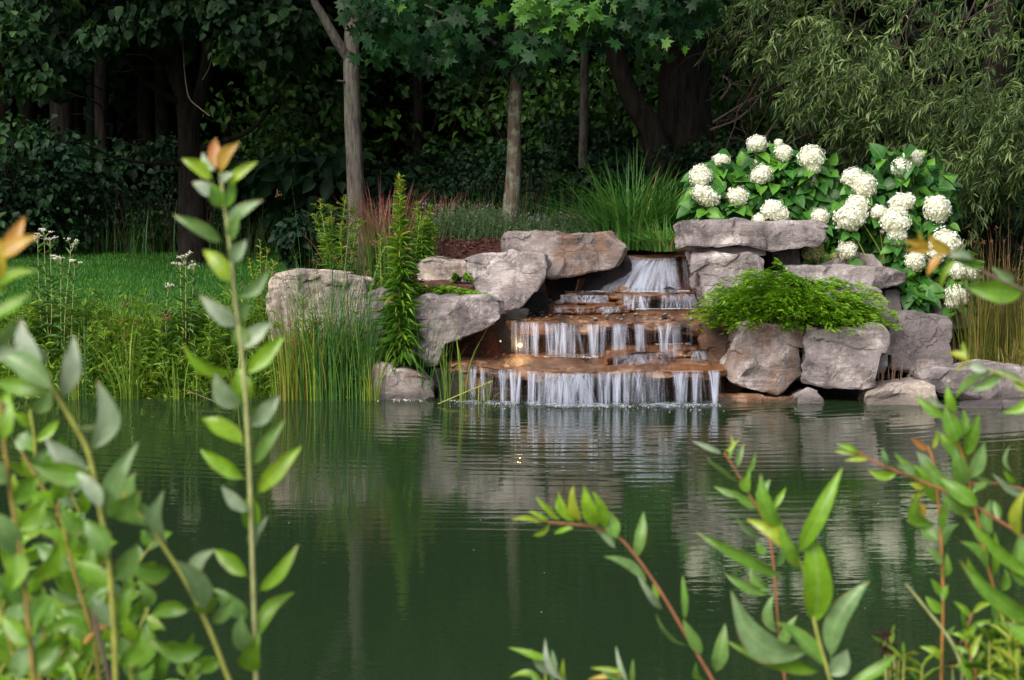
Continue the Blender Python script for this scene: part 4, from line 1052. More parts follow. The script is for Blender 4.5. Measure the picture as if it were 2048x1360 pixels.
# understory shrubs at the edge of the wood
def shrub_proto(label, n_cl, rx, hz, leaf, asp, tone, tpl):
    root = thing('shrub', label, 'shrub', (0, 0, 0))
    mb = MB()
    C = np.array([(R.normal() * rx * 0.5, R.normal() * rx * 0.4, hz * R.uniform(0.12, 1.0) ** 0.8) for _ in range(n_cl)])
    crown(mb, C, R.uniform(0.12, 0.36, n_cl), 30, tpl, leaf, asp, *tone, 0.4)
    mb.build('foliage', M['shrub_leaf'], root)
    mb = MB()
    for _ in range(10):
        p = limb_path(np.zeros(3), (R.normal() * 0.4, R.normal() * 0.4, 1), hz * R.uniform(0.6, 1.0), 6, -0.05, 0.1)
        tube(mb, p, np.linspace(0.012, 0.003, 6), 4)
    mb.build('stems', M['twig'], root)
    return root
L1_, L2_, L3_ = 'dense dark shrub with rounded leaves along the shaded wood edge', 'loose dark shrub with broad drooping leaves at the wood edge', 'low tangled bramble with small leaves at the foot of the wood'
s1 = shrub_proto(L1_, 80, 1.0, 1.3, 0.085, 0.75, (0.1, 0.85), OV4)
s2 = shrub_proto(L2_, 34, 0.9, 1.2, 0.24, 0.7, (0.15, 0.7), OV4)
s3 = shrub_proto(L3_, 60, 1.2, 0.8, 0.08, 0.6, (0.1, 0.8), OV3)
pts = []
for px in range(-140, 640, 62): pts.append((px + R.normal() * 16, R.uniform(25.6, 26.4), R.choice([1, 2, 3]), R.uniform(0.7, 1.0)))
for px in range(-140, 660, 70): pts.append((px + R.normal() * 16, R.uniform(27, 28.2), R.choice([1, 2]), R.uniform(1.0, 1.35)))
for px in range(640, 1420, 58): pts.append((px + R.normal() * 14, R.uniform(22.2, 23.6), R.choice([1, 2, 3]), R.uniform(0.55, 0.85)))
for px in range(600, 1460, 66): pts.append((px + R.normal() * 14, R.uniform(24.6, 26.2), R.choice([1, 2]), R.uniform(0.9, 1.25)))
for px in range(1430, 2200, 75): pts.append((px + R.normal() * 14, R.uniform(20.5, 22.5), R.choice([1, 2]), R.uniform(0.7, 1.0)))
for px, Yd, sc in [(10, 24.6, 1.5), (40, 25.2, 1.2), (60, 25.0, 0.8)]: pts.append((px, Yd, 1, sc))
L4_, L5_ = 'sparse light green sapling coloured as if lit under the dark trees', 'tuft of tall dim grass and dead tan stalks at the wood edge'
s4 = thing('sapling', L4_, 'sapling', (0, 0, 0))
mb, mt_ = MB(), MB()
C = []
for k in range(5):
    pth = limb_path(np.zeros(3), (R.normal() * 0.25, R.normal() * 0.25, 1), R.uniform(1.6, 2.8), 8, -0.03, 0.06)
    tube(mt_, pth, np.linspace(0.012, 0.003, 8), 4)
    for i in range(2, 8):
        for _ in range(2): C.append(pth[i] + R.normal(size=3) * np.array([0.25, 0.25, 0.08]))
crown(mb, C, R.uniform(0.14, 0.3, len(C)), 13, OV4, 0.13, 0.7, 0.2, 0.95, 0.5)
mb.build('foliage', M['sapling_leaf'], s4); mt_.build('stems', M['twig'], s4)
s5 = thing('grass_tuft', L5_, 'grass', (0, 0, 0))
mb = MB()
B = R.normal(size=(170, 3)) * np.array([0.4, 0.25, 0])
blades(mb, B, R.uniform(0.4, 1.0, 170), R.uniform(0, 6.28, 170), R.uniform(0.1, 0.8, 170), np.full(170, 0.005), np.clip(R.normal(0.2, 0.2, 170), 0, 1), n=5)
mb.build('blades', M['grass_orn'], s5)
mb = MB()
B = R.normal(size=(34, 3)) * np.array([0.45, 0.25, 0])
blades(mb, B, R.uniform(0.6, 1.3, 34), R.uniform(0, 6.28, 34), R.uniform(0.05, 0.6, 34), np.full(34, 0.004), R.random(34) * 0.5, n=5)
mb.build('straw', M['dead_stalk'], s5)['kind'] = 'stuff'
for px, Yd, sc in [(560, 26.5, 1.2), (600, 28.5, 1.3), (640, 27, 1.2), (690, 29, 1.3), (850, 28.5, 1.2), (990, 29, 1.3), (1080, 27, 1.2), (1120, 26, 1.0), (1200, 25.5, 1.2), (1250, 27, 1.3), (1440, 24.5, 1.2), (1480, 26, 1.4), (1560, 25, 1.1), (1650, 26, 1.2), (1010, 30, 1.3)]: pts.append((px, Yd, 4, sc))
for px, Yd, sc in [(120, 25.4, 1.0), (190, 25.3, 0.9), (270, 25.3, 1.1), (330, 25.4, 0.9), (520, 25.3, 1.0), (580, 25.2, 1.1), (640, 24.6, 1.0), (740, 21.6, 0.8), (810, 21.4, 0.7), (950, 21.3, 0.8), (1090, 21.4, 0.8), (1150, 21.2, 0.8), (60, 25.3, 1.0), (430, 25.4, 1.0)]: pts.append((px, Yd, 5, sc))
fs = {k: True for k in range(1, 6)}
for px, Yd, k, sc in pts:
    pr = {1: s1, 2: s2, 3: s3, 4: s4, 5: s5}[int(k)]
    x = (px - 1024) / F * Yd; z = gz(x, Yd) - 0.05
    if fs[int(k)]:
        pr.location = (x, Yd, z); pr['group'] = 'wood edge shrubs kind %s' % 'abcde'[int(k) - 1]; fs[int(k)] = False
    else: dup(pr, (x, Yd, z), R.uniform(0, 6.28), sc, {1: L1_, 2: L2_, 3: L3_, 4: L4_, 5: L5_}[int(k)], 'wood edge shrubs kind %s' % 'abcde'[int(k) - 1])

# ---------------------------------------------------------------- lawn
mb = MB()
m_ = 90000
B = np.stack([R.uniform(-9.5, -0.9, m_), 15.9 + 9.6 * R.random(m_) ** 0.9, np.zeros(m_)], 1)
zz, ib = ground_parts(B[:, 0], B[:, 1]); B[:, 2] = zz
B = B[ib < 0.35]; m_ = len(B)
pat = fbm(B * np.array([0.7, 1.5, 0]), 3)
blades(mb, B, R.uniform(0.03, 0.075, m_), R.uniform(0, 6.28, m_), R.uniform(0.1, 0.7, m_), np.full(m_, 0.0035), np.clip(0.5 + 0.6 * pat + 0.25 * R.normal(size=m_), 0, 1), n=2)
tag(mb.build('lawn_grass', M['lawn']), 'mown green lawn grass', None, kind='stuff')
# mulch chips
mb = MB()
m_ = 9000
B = np.stack([R.uniform(-1.9, 1.3, m_), R.uniform(16.0, 19.6, m_), np.zeros(m_)], 1)
zz, ib = ground_parts(B[:, 0], B[:, 1]); B[:, 2] = zz + 0.012
ok = (ib > 0.6) & ~((B[:, 0] > 0.0) & (B[:, 1] < 17.6)); B = B[ok]; m_ = len(B)
scatter(mb, LA2, B, R.normal(size=(m_, 3)) * np.array([1, 1, 0.35]), nrm(UP + R.normal(size=(m_, 3)) * 0.5), R.uniform(0.03, 0.09, m_), R.uniform(0.01, 0.025, m_), R.random(m_))
tag(mb.build('mulch', M['mulch']), 'reddish brown bark mulch on the raised bed', None, kind='stuff')

# ---------------------------------------------------------------- bank vegetation on the left
mb = MB()
m_ = 46000
B = np.stack([R.uniform(-7.2, -1.25, m_), 15.10 + 1.0 * R.random(m_) ** 1.5, np.zeros(m_)], 1)
B[:, 2] = ground_parts(B[:, 0], B[:, 1])[0]
pat = fbm(B * np.array([1.3, 1.3, 0]) + 5, 3)
h = np.clip(0.32 + 0.22 * pat + 0.11 * R.normal(size=m_), 0.06, 0.62)
blades(mb, B, h, R.uniform(0, 6.28, m_), R.uniform(0.1, 0.9, m_), R.uniform(0.002, 0.005, m_), np.clip(0.45 + 0.5 * fbm(B * 2.1 + 3, 2) + 0.22 * R.normal(size=m_), 0, 1), n=4)
k_ = 16000
P_ = B[:k_] + np.stack([0 * h[:k_], -0.03 + 0 * h[:k_], h[:k_] * R.uniform(0.2, 0.95, k_)], 1)
scatter(mb, LA3, P_, nrm(R.normal(size=(k_, 3)) + np.array([0, -0.3, 0.2])), nrm(UP + R.normal(size=(k_, 3)) * 0.6), R.uniform(0.05, 0.15, k_), R.uniform(0.012, 0.030, k_), np.clip(0.5 + 0.5 * pat[:k_] + 0.2 * R.normal(size=k_), 0, 0.93))
tag(mb.build('bank_grass', M['bank']), 'mixed wild grass and weeds covering the left bank', None, kind='stuff')

def grass_clump(name, label, cat, px, py, Yd, n, hpx, spread, lean, wid, mat, tone=(0.5, 0.2), group=None, stiff=2.0, hvar=0.3, z=None, head=None, lift=None):
    c = at(px, py, Yd)
    c[2] = gz(c[0], c[1]) - 0.02 if z is None else z
    root = thing(name, label, cat, c, group)
    mb = MB()
    hm = hpx * Yd / F
    B = c + np.stack([R.normal(size=n) * spread, R.normal(size=n) * spread * 0.6, np.zeros(n)], 1)
    az = np.arctan2(B[:, 1] - c[1] + R.normal(size=n) * spread * 0.5, B[:, 0] - c[0] + R.normal(size=n) * spread * 0.5)
    h_ = hm * (1 - hvar * R.random(n)) * (0.75 + 0.25 * R.random(n))
    ln_ = np.abs(R.normal(lean, lean * 0.5, n))
    blades(mb, B, h_, az, ln_, wid * R.uniform(0.7, 1.2, n), np.clip(R.normal(tone[0], tone[1], n), 0, 1), n=7, stiff=stiff)
    mb.build('blades', M[mat], root)
    if head:
        for k in range(head[0]):
            mh = MB()
            i = R.integers(n)
            d = np.array([math.cos(az[i]), math.sin(az[i]), 0])
            p = B[i] + d * h_[i] * ln_[i] + np.array([0, 0, h_[i] * (1 - 0.42 * ln_[i])])
            q = p + R.normal(size=(14, 3)) * np.array([0.02, 0.02, 0.022]) * head[2]
            blobs(mh, q, R.uniform(0.004, 0.009, 14) * head[2], 1.3)
            mh.build('seed_head', M[head[1]], root)
    return root
def leafy_plant(name, label, base, tops, nl, L0, L1, wr, tone, mat='gold', stem='stem_green', group=None, flowers=None, droop=0.3, r=0.006, cat='plant', tipcl=None):
    root = thing(name, label, cat, base, group)
    ms, ml = MB(), MB()
    mf = MB()
    for top in tops:
        b0 = base + R.normal(size=3) * np.array([0.03, 0.02, 0])
        mid = (b0 + top) / 2 + R.normal(size=3) * 0.02
        pth = smooth_path([b0, mid, top], 20)
        tube(ms, pth, np.linspace(r, r * 0.4, 20), 5)
        u = np.sort(R.uniform(0.05, 1.0, nl)); P_ = polyline(pth, u)
        az = np.arange(nl) * 2.4 + R.normal(size=nl) * 0.4
        D = np.stack([np.cos(az), np.sin(az), 0.45 - droop * 2.2 * (1 - u) + 0.6 * u + 0.3 * R.normal(size=nl)], 1)
        az = az + R.normal(size=nl) * 0.5
        Ls = (L0 + (L1 - L0) * u) * R.uniform(0.75, 1.2, nl)
        scatter(ml, LA3, P_, D, nrm(UP + 0.35 * R.normal(size=(nl, 3)) - 0.3 * D), Ls, Ls * wr, np.clip(R.normal(tone[0] + tone[2] * u, tone[1], nl), 0, 1))
        if flowers:
            for _ in range(flowers[0]):
                q = top + R.normal(size=3) * np.array([0.035, 0.03, 0.02]) * flowers[2]
                if flowers[1] == 'white_flower': mf = MB()
                blobs(mf, q + R.normal(size=(16, 3)) * np.array([0.014, 0.014, 0.006]) * flowers[2], R.uniform(0.003, 0.007, 16), 0.8)
                tube(ms, [top - np.array([0, 0, 0.07 * flowers[2]]), q], r * 0.35, 4)
                if flowers[1] == 'white_flower': mf.build('flower_cluster', M[flowers[1]], root)
    ms.build('stem', M[stem], root); ml.build('leaves', M[mat], root)
    if flowers and flowers[1] != 'white_flower': mf.build('flowers', M[flowers[1]], root)['kind'] = 'stuff'
    return root
def gbase(px, Yd, py=600):
    p = at(px, py, Yd); p[2] = gz(p[0], p[1]) - 0.02; return p
# tall goldenrod in front of the stones and others behind
b0 = at(800, 742, 15.15); b0[2] = 0.16
leafy_plant('goldenrod', 'tallest bright green goldenrod spike standing in front of the stones', b0, [at(800, 352, 15.3)], 600, 0.28, 0.055, 0.15, (0.40, 0.14, 0.42), r=0.008)
b1 = b0 + np.array([0.06, 0.12, 0.02])
leafy_plant('goldenrod', 'leafy green companion stem just right of the tallest goldenrod', b1, [at(842, 425, 15.5), at(822, 470, 15.45)], 150, 0.15, 0.05, 0.18, (0.3, 0.14, 0.3), r=0.007)
leafy_plant('goldenrod', 'bushy goldenrod with yellow-green tips above the flat topped rock', gbase(672, 16.6), [at(640, 405, 16.5), at(662, 415, 16.6), at(690, 400, 16.6), at(655, 440, 16.5), at(705, 415, 16.7), at(680, 450, 16.5), at(632, 432, 16.6), at(718, 440, 16.6), at(650, 470, 16.5)], 150, 0.15, 0.05, 0.17, (0.35, 0.15, 0.35), flowers=(5, 'rush_yellow', 0.9), r=0.005)
leafy_plant('goldenrod', 'light green goldenrod group right of the tallest spike', gbase(850, 16.9), [at(832, 405, 16.9), at(862, 412, 16.9), at(848, 440, 16.8), at(870, 450, 16.9)], 140, 0.14, 0.05, 0.17, (0.45, 0.14, 0.3), r=0.005)
leafy_plant('goldenrod', 'small goldenrod stem at the edge of the mulch', gbase(762, 16.4), [at(760, 470, 16.4)], 70, 0.10, 0.05, 0.18, (0.4, 0.14, 0.2), r=0.005)
leafy_plant('leafy_weed', 'yellow-green bushy weed left of the flat topped rock', gbase(520, 15.9), [at(520, 480, 15.9), at(535, 500, 15.9), at(498, 515, 15.9), at(548, 525, 15.9), at(510, 540, 15.8)], 60, 0.10, 0.05, 0.3, (0.5, 0.15, 0.35), r=0.004)
leafy_plant('dark_stem_weed', 'single dark brown stem with sparse leaves in front of the flat topped rock', gbase(705, 15.5), [at(695, 400, 15.5)], 16, 0.09, 0.05, 0.2, (0.4, 0.15, 0.1), stem='twig', r=0.006)
# white flowered weeds
for px, tops, Yd, lab in [(90, [(88, 458), (75, 470), (100, 480)], 15.6, 'white flowered tall weed at the far left of the bank'), (128, [(143, 487), (122, 515), (150, 520)], 15.5, 'white flowered weed with long drooping leaves, second from the left'),
                          (370, [(371, 510), (388, 528), (360, 525)], 15.6, 'white flowered weed in the middle of the left bank'), (338, [(336, 570)], 15.6, 'short white flowered weed beside the middle one')]:
    leafy_plant('boneset', lab, gbase(px, Yd), [at(x, y, Yd) for x, y in tops], 40, 0.20, 0.07, 0.2, (0.35, 0.15, 0.3), mat='weed', stem='stem_pale', flowers=(4, 'white_flower', 1.0), r=0.005)
for k, (px, py, Yd, nl) in enumerate([(245, 560, 15.3, 30), (262, 600, 15.3, 40), (300, 570, 15.35, 30), (60, 560, 15.6, 30), (190, 600, 15.4, 34), (420, 600, 15.3, 40), (450, 620, 15.4, 40), (20, 600, 15.5, 34), (160, 640, 15.3, 40), (330, 640, 15.2, 44), (400, 650, 15.2, 44), (220, 660, 15.2, 40), (480, 560, 15.5, 36), (560, 640, 15.1, 50), (600, 660, 15.05, 46), (640, 690, 15.05, 46), (690, 700, 15.0, 40), (745, 560, 15.2, 30), (585, 600, 15.15, 60), (625, 620, 15.1, 60), (672, 640, 15.05, 60), (712, 630, 15.1, 60)]):
    leafy_plant('bank_weed', 'narrow leaved green weed growing in the wild left bank', gbase(px, Yd), [at(px + R.normal() * 14, py, Yd), at(px + 18 + R.normal() * 14, py + 22, Yd + 0.05)], nl, 0.17, 0.07, 0.17, (0.45, 0.16, 0.2), mat='bank', stem='weed_stem', r=0.003, group='weeds on the left bank')
# sedges with tan seed heads
for px, py, Yd, lab in [(225, 520, 15.45, 'sedge with tan seed tufts above the middle of the lawn'), (280, 490, 15.5, 'taller sedge with tan seed tufts, right of its twin'), (590, 460, 15.3, 'sedge with brown seed tufts left of the goldenrod group')]:
    grass_clump('sedge', lab, 'sedge', px, 780, Yd, 14, 780 - py - 90, 0.05, 0.25, 0.0035, 'rush_yellow', (0.4, 0.25), head=(7, 'brown_head', 1.0))
# rushes
for k, (px, n, hpx, Yd, mat, sp, ln_, tone) in enumerate([
    (480, 14, 110, 14.98, 'rush_yellow', 0.06, 0.35, 0.5), (572, 40, 150, 14.95, 'rush_yellow', 0.07, 0.12, 0.75), (588, 22, 240, 14.98, 'rush_yellow', 0.06, 0.10, 0.85), (632, 36, 190, 14.95, 'rush_yellow', 0.09, 0.18, 0.45),
    (660, 40, 270, 15.0, 'rush', 0.11, 0.20, 0.35), (700, 46, 260, 15.02, 'rush', 0.10, 0.22, 0.35), (730, 40, 230, 15.0, 'rush', 0.07, 0.2, 0.4), (745, 16, 130, 14.92, 'rush_yellow', 0.05, 0.25, 0.7),
    (150, 10, 120, 14.95, 'rush_yellow', 0.03, 0.05, 0.5), (172, 8, 215, 15.0, 'rush', 0.03, 0.06, 0.2), (255, 34, 150, 15.0, 'rush_yellow', 0.06, 0.35, 0.4), (355, 12, 90, 14.98, 'rush_yellow', 0.06, 0.25, 0.5), (415, 12, 90, 14.98, 'rush_yellow', 0.06, 0.3, 0.5),
    (850, 7, 240, 14.98, 'rush', 0.06, 0.18, 0.4), (892, 10, 150, 14.9, 'rush_yellow', 0.03, 0.2, 0.4), (925, 6, 180, 14.88, 'rush_yellow', 0.03, 0.25, 0.4), (640, 20, 330, 15.1, 'rush', 0.09, 0.25, 0.3), (960, 8, 70, 14.82, 'rush_yellow', 0.05, 0.5, 0.4), (602, 34, 230, 15.05, 'rush', 0.10, 0.2, 0.55), (682, 40, 235, 14.95, 'rush', 0.10, 0.18, 0.5)]):
    labs = ['short yellow-green reed tuft left of the rush stand', 'upright yellow reed tuft with brown bases at the left of the rush stand', 'tall tan tinted reeds behind the upright yellow tuft', 'arching light green reed tuft in the rush stand', 'tall dark rush clump before the flat topped rock', 'densest dark rush clump before the recessed block', 'dark rush clump at the right edge of the stand',
            'small yellow reed tuft by the pinkish rock', 'thin yellow reeds standing in the water at the left', 'two dark cattail stalks at the left shore', 'fountain shaped light green tuft at the left shore', 'small reed tuft on the left shore right of the fountain tuft', 'small reed tuft behind the tall foreground shoot', 'sparse thin rushes in front of the overhanging boulder',
            'green reed tuft at the left end of the lowest ledge', 'thin reeds leaning before the lowest ledge', 'tallest thin rushes rising above the flat topped rock', 'few green blades under the lowest curtain of water', 'mid green rush clump at the left half of the flat topped rock', 'front rush clump standing in the water before the flat topped rock']
    grass_clump('rush_clump', labs[k], 'reeds', px, 790, Yd, int(n * 1.5), hpx * 1.62, sp * 1.15, ln_ * 1.2, 0.0048 if mat == 'rush_yellow' else 0.0042, mat, (tone, 0.2), z=-0.05, hvar=0.45, head=(4, 'brown_head', 0.7) if mat == 'rush' and n > 15 else None)
mb = MB(); tube(mb, smooth_path([at(365, 778, 15.0), at(410, 795, 14.7), at(462, 818, 14.3)], 10), 0.004, 5)
tag(mb.build('dead_reed', M['twig_pale']), 'dead tan reed stalk leaning into the water on the left', 'reed')
mb = MB(); tube(mb, smooth_path([at(876, 808, 14.6), at(930, 785, 14.75), at(985, 762, 14.9)], 10), 0.005, 5)
tag(mb.build('fallen_blade', M['stem_green']), 'bent green blade lying across the water before the lowest fall', 'reed')

# ---------------------------------------------------------------- bed planting
grass_clump('arching_grass_clump', 'big fountain of arching green grass behind the top of the stream', 'grass', 1262, 474, 17.9, 420, 260, 0.20, 0.62, 0.0105, 'grass_orn', (0.5, 0.2), z=1.18, hvar=0.5, stiff=1.7)
grass_clump('arching_grass_clump', 'right hand fountain of arching green grass beside the black trunk', 'grass', 1330, 470, 18.0, 200, 200, 0.16, 0.55, 0.0105, 'grass_orn', (0.4, 0.2), z=1.20, hvar=0.5, stiff=1.7)
grass_clump('arching_grass_clump', 'short tuft of grass hanging over the stream beside the bench slab', 'grass', 1335, 480, 17.3, 130, 95, 0.10, 0.9, 0.009, 'grass_orn', (0.72, 0.15), z=1.19, stiff=1.6)
for px, py, Yd, n, hp, lab in [(775, 540, 17.2, 260, 235, 'red tipped grass clump behind the tallest goldenrod'), (728, 545, 17.4, 130, 190, 'shorter red tipped grass clump beside the forked tree'), (885, 475, 18.6, 60, 105, 'red tipped grass clump left of the maple'), (955, 470, 18.9, 24, 90, 'sparse red tipped grass beside the maple trunk')]:
    grass_clump('red_grass_clump', lab, 'grass', px, py, Yd, n, hp, 0.16, 0.28, 0.006, 'grass_red', (0.5, 0.3))
def lavender(label, px, Yd, n, wpx, hpx):
    c = gbase(px, Yd, 470)
    root = thing('lavender', label, 'shrub', c)
    sc = Yd / F
    mb, mf = MB(), MB()
    B = c + np.stack([R.normal(size=n) * wpx * sc * 0.45, R.normal(size=n) * 0.15, np.zeros(n)], 1)
    B[:, 2] = ground_parts(B[:, 0], B[:, 1])[0]
    h_ = hpx * sc * R.uniform(0.45, 1.0, n); az = R.uniform(0, 6.28, n); ln_ = R.uniform(0.1, 0.7, n)
    blades(mb, B, h_, az, ln_, np.full(n, 0.0022), np.clip(R.normal(0.5, 0.25, n), 0, 1), n=3)
    k_ = n * 4; i = R.integers(0, n, k_); u = R.random(k_)
    P_ = B[i] + np.stack([np.cos(az[i]) * h_[i] * ln_[i] * u ** 2, np.sin(az[i]) * h_[i] * ln_[i] * u ** 2, h_[i] * u * 0.95], 1)
    scatter(mb, LA2, P_, nrm(R.normal(size=(k_, 3)) + 0.4 * UP), rnd_dirs(k_), R.uniform(0.03, 0.06, k_), 0.008, np.clip(R.normal(0.5, 0.25, k_), 0, 1))
    mb.build('foliage', M['lav'], root)
    j = R.integers(0, n, n // 14)
    T_ = B[j] + np.stack([np.cos(az[j]) * h_[j] * ln_[j], np.sin(az[j]) * h_[j] * ln_[j], h_[j]], 1)
    blobs(mf, T_, R.uniform(0.006, 0.011, len(j)), 1.8)
    mf.build('flowers', M['lav_flower'], root)['kind'] = 'stuff'
lavender('grey-green lavender mound left of the maple trunk', 925, 18.0, 900, 115, 66)
lavender('low lavender mound right of the maple trunk', 1110, 18.0, 700, 120, 48)
lavender('small lavender mound close to the left of the maple trunk', 985, 18.3, 300, 50, 52)

# hydrangeas
def head_mesh(seed, mat, stretch=1.0):
    rs = np.random.default_rng(seed)
    mb = MB()
    uvw, q = lattice(8, 8, 8)
    c = uvw * 2 - 1; c = c / np.linalg.norm(c, axis=1)[:, None]
    bump = lambda d: 1 + 0.42 * perlin(d * 1.7 + seed * 7) + 0.16 * perlin(d * 4.5 + seed)
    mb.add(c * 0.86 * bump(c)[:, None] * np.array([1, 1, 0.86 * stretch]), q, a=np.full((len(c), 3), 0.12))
    n = 420
    k = np.arange(n) + 0.5
    ph = np.arccos(1 - 2 * k / n); th = np.pi * (1 + 5 ** 0.5) * k
    d = np.stack([np.cos(th) * np.sin(ph), np.sin(th) * np.sin(ph), np.cos(ph)], 1)
    d = nrm(d + rs.normal(size=d.shape) * 0.05)
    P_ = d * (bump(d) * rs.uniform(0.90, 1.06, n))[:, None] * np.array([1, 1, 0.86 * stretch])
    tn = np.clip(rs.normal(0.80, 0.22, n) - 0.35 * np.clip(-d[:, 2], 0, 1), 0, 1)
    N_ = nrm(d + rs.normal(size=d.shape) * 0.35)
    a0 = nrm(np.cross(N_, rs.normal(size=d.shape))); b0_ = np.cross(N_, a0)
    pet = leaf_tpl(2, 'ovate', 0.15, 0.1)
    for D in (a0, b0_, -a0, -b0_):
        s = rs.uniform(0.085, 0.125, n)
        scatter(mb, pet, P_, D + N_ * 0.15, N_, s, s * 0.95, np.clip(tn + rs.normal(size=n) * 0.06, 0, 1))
    return mb.mesh('flower_head', M[mat])
HM = [head_mesh(1, 'petal'), head_mesh(2, 'petal', 1.1), head_mesh(3, 'petal', 0.9), head_mesh(4, 'petal', 1.2)]
HO = head_mesh(5, 'petal_old')
def hydrangea(label, base, heads, blobs_, seed, n_leaf):
    root = thing('hydrangea', label, 'shrub', base)
    ml, ms = MB(), MB()
    for px, py, d, Yd, old in heads:
        o = bpy.data.objects.new('flower_head', HO if old else HM[R.integers(4)])
        COL.objects.link(o); o.parent = root
        Yd = Yd - 0.16
        p = at(px, py, Yd)
        o.location = [float(c) for c in (p - base)]
        r = d * 0.5 * Yd / F * 0.98
        o.scale = (r * R.uniform(0.9, 1.1), r, r * R.uniform(0.88, 1.1)); o.rotation_euler = (R.normal() * 0.25, R.normal() * 0.25, R.uniform(0, 6.28))
        if old: o['label'] = 'greenish faded flower head'
        bb_ = base + (p - base) * np.array([0.45, 0.4, 0])
        tube(ms, smooth_path([bb_, (bb_ + p) / 2 + R.normal(size=3) * 0.05, p - np.array([0, 0, r * 0.6])], 12), np.linspace(0.008, 0.004, 12), 5)
        for _ in range(3):    # leaf pair under each bloom
            a = R.uniform(0, 6.28); D = np.array([[math.cos(a), math.sin(a) - 0.4, -0.25]])
            scatter(ml, OV4, (p - np.array([0, 0, r * 1.1]))[None], D, nrm(np.array([[0, -0.5, 0.8]]) + R.normal(size=(1, 3)) * 0.2), R.uniform(0.13, 0.2), R.uniform(0.10, 0.15), [R.uniform(0.4, 0.9)])
    for cx, cy, rx, ry, Yd, n in blobs_:
        c = at(cx, cy, Yd)
        d = rnd_dirs(n); d[:, 1] -= 0.5; d = nrm(d)
        rad = np.array([rx * Yd / F, 0.42, ry * Yd / F])
        P_ = c + d * rad * (R.random((n, 1)) ** 0.35)
        D = nrm(d * np.array([1, 0.6, 0.3]) + np.array([0, -0.25, -0.35]) + R.normal(size=(n, 3)) * 0.6)
        N_ = nrm(np.array([0, -0.7, 0.7]) + d * 0.35 + R.normal(size=(n, 3)) * 0.35)
        L_ = R.uniform(0.11, 0.21, n)
        scatter(ml, OV4, P_, D, N_, L_, L_ * 0.8, np.clip(R.normal(0.45, 0.28, n), 0, 1))
    ml.build('leaves', M['hyd_leaf'], root); ms.build('stems', M['stem_green'], root)
hb1 = gbase(1510, 17.3, 470)
hydrangea('hydrangea bush with round white blooms behind the bench slab', hb1, [(1514, 287, 40, 17.3, 0), (1557, 285, 17, 17.3, 0), (1567, 306, 37, 17.2, 0), (1622, 313, 50, 17.0, 0), (1624, 335, 36, 17.0, 0), (1443, 321, 36, 17.2, 0), (1402, 353, 50, 17.0, 0), (1413, 392, 56, 16.9, 0), (1522, 348, 44, 17.0, 0), (1474, 394, 43, 16.9, 0), (1545, 420, 44, 16.8, 0), (1560, 430, 38, 16.8, 0), (1518, 440, 30, 16.8, 0), (1622, 360, 26, 17.1, 0), (1507, 327, 16, 17.2, 0), (1640, 434, 38, 16.8, 0)],
          [(1432, 400, 52, 65, 17.15, 130), (1500, 370, 95, 75, 17.3, 260), (1590, 380, 95, 80, 17.3, 260), (1540, 420, 150, 45, 17.2, 240)], 1, 700)
hb2 = gbase(1800, 16.9, 560)
hydrangea('hydrangea bush with large white blooms spilling down right of the slabs', hb2, [(1705, 354, 44, 16.9, 0), (1728, 372, 48, 16.8, 0), (1826, 316, 40, 16.9, 0), (1803, 335, 42, 16.8, 0), (1714, 412, 50, 16.7, 0), (1700, 435, 62, 16.6, 0), (1756, 423, 34, 16.7, 0), (1804, 404, 52, 16.7, 0), (1790, 442, 60, 16.6, 0), (1794, 472, 40, 16.6, 0), (1873, 418, 58, 16.7, 0), (1695, 500, 42, 16.6, 0), (1627, 505, 44, 16.75, 1), (1668, 514, 22, 16.7, 1), (1890, 490, 62, 16.5, 0), (1868, 506, 44, 16.45, 0), (1830, 522, 40, 16.3, 0), (1915, 540, 44, 16.3, 0), (1938, 545, 40, 16.35, 0), (1913, 590, 46, 16.2, 0), (1908, 603, 36, 16.2, 0)],
          [(1730, 430, 95, 90, 17.1, 260), (1810, 390, 90, 80, 17.2, 220), (1810, 480, 100, 80, 17.0, 280), (1860, 560, 95, 75, 16.6, 260), (1800, 590, 60, 45, 16.35, 150), (1650, 480, 60, 50, 17.0, 120), (1790, 320, 40, 30, 17.0, 24)], 2, 900)

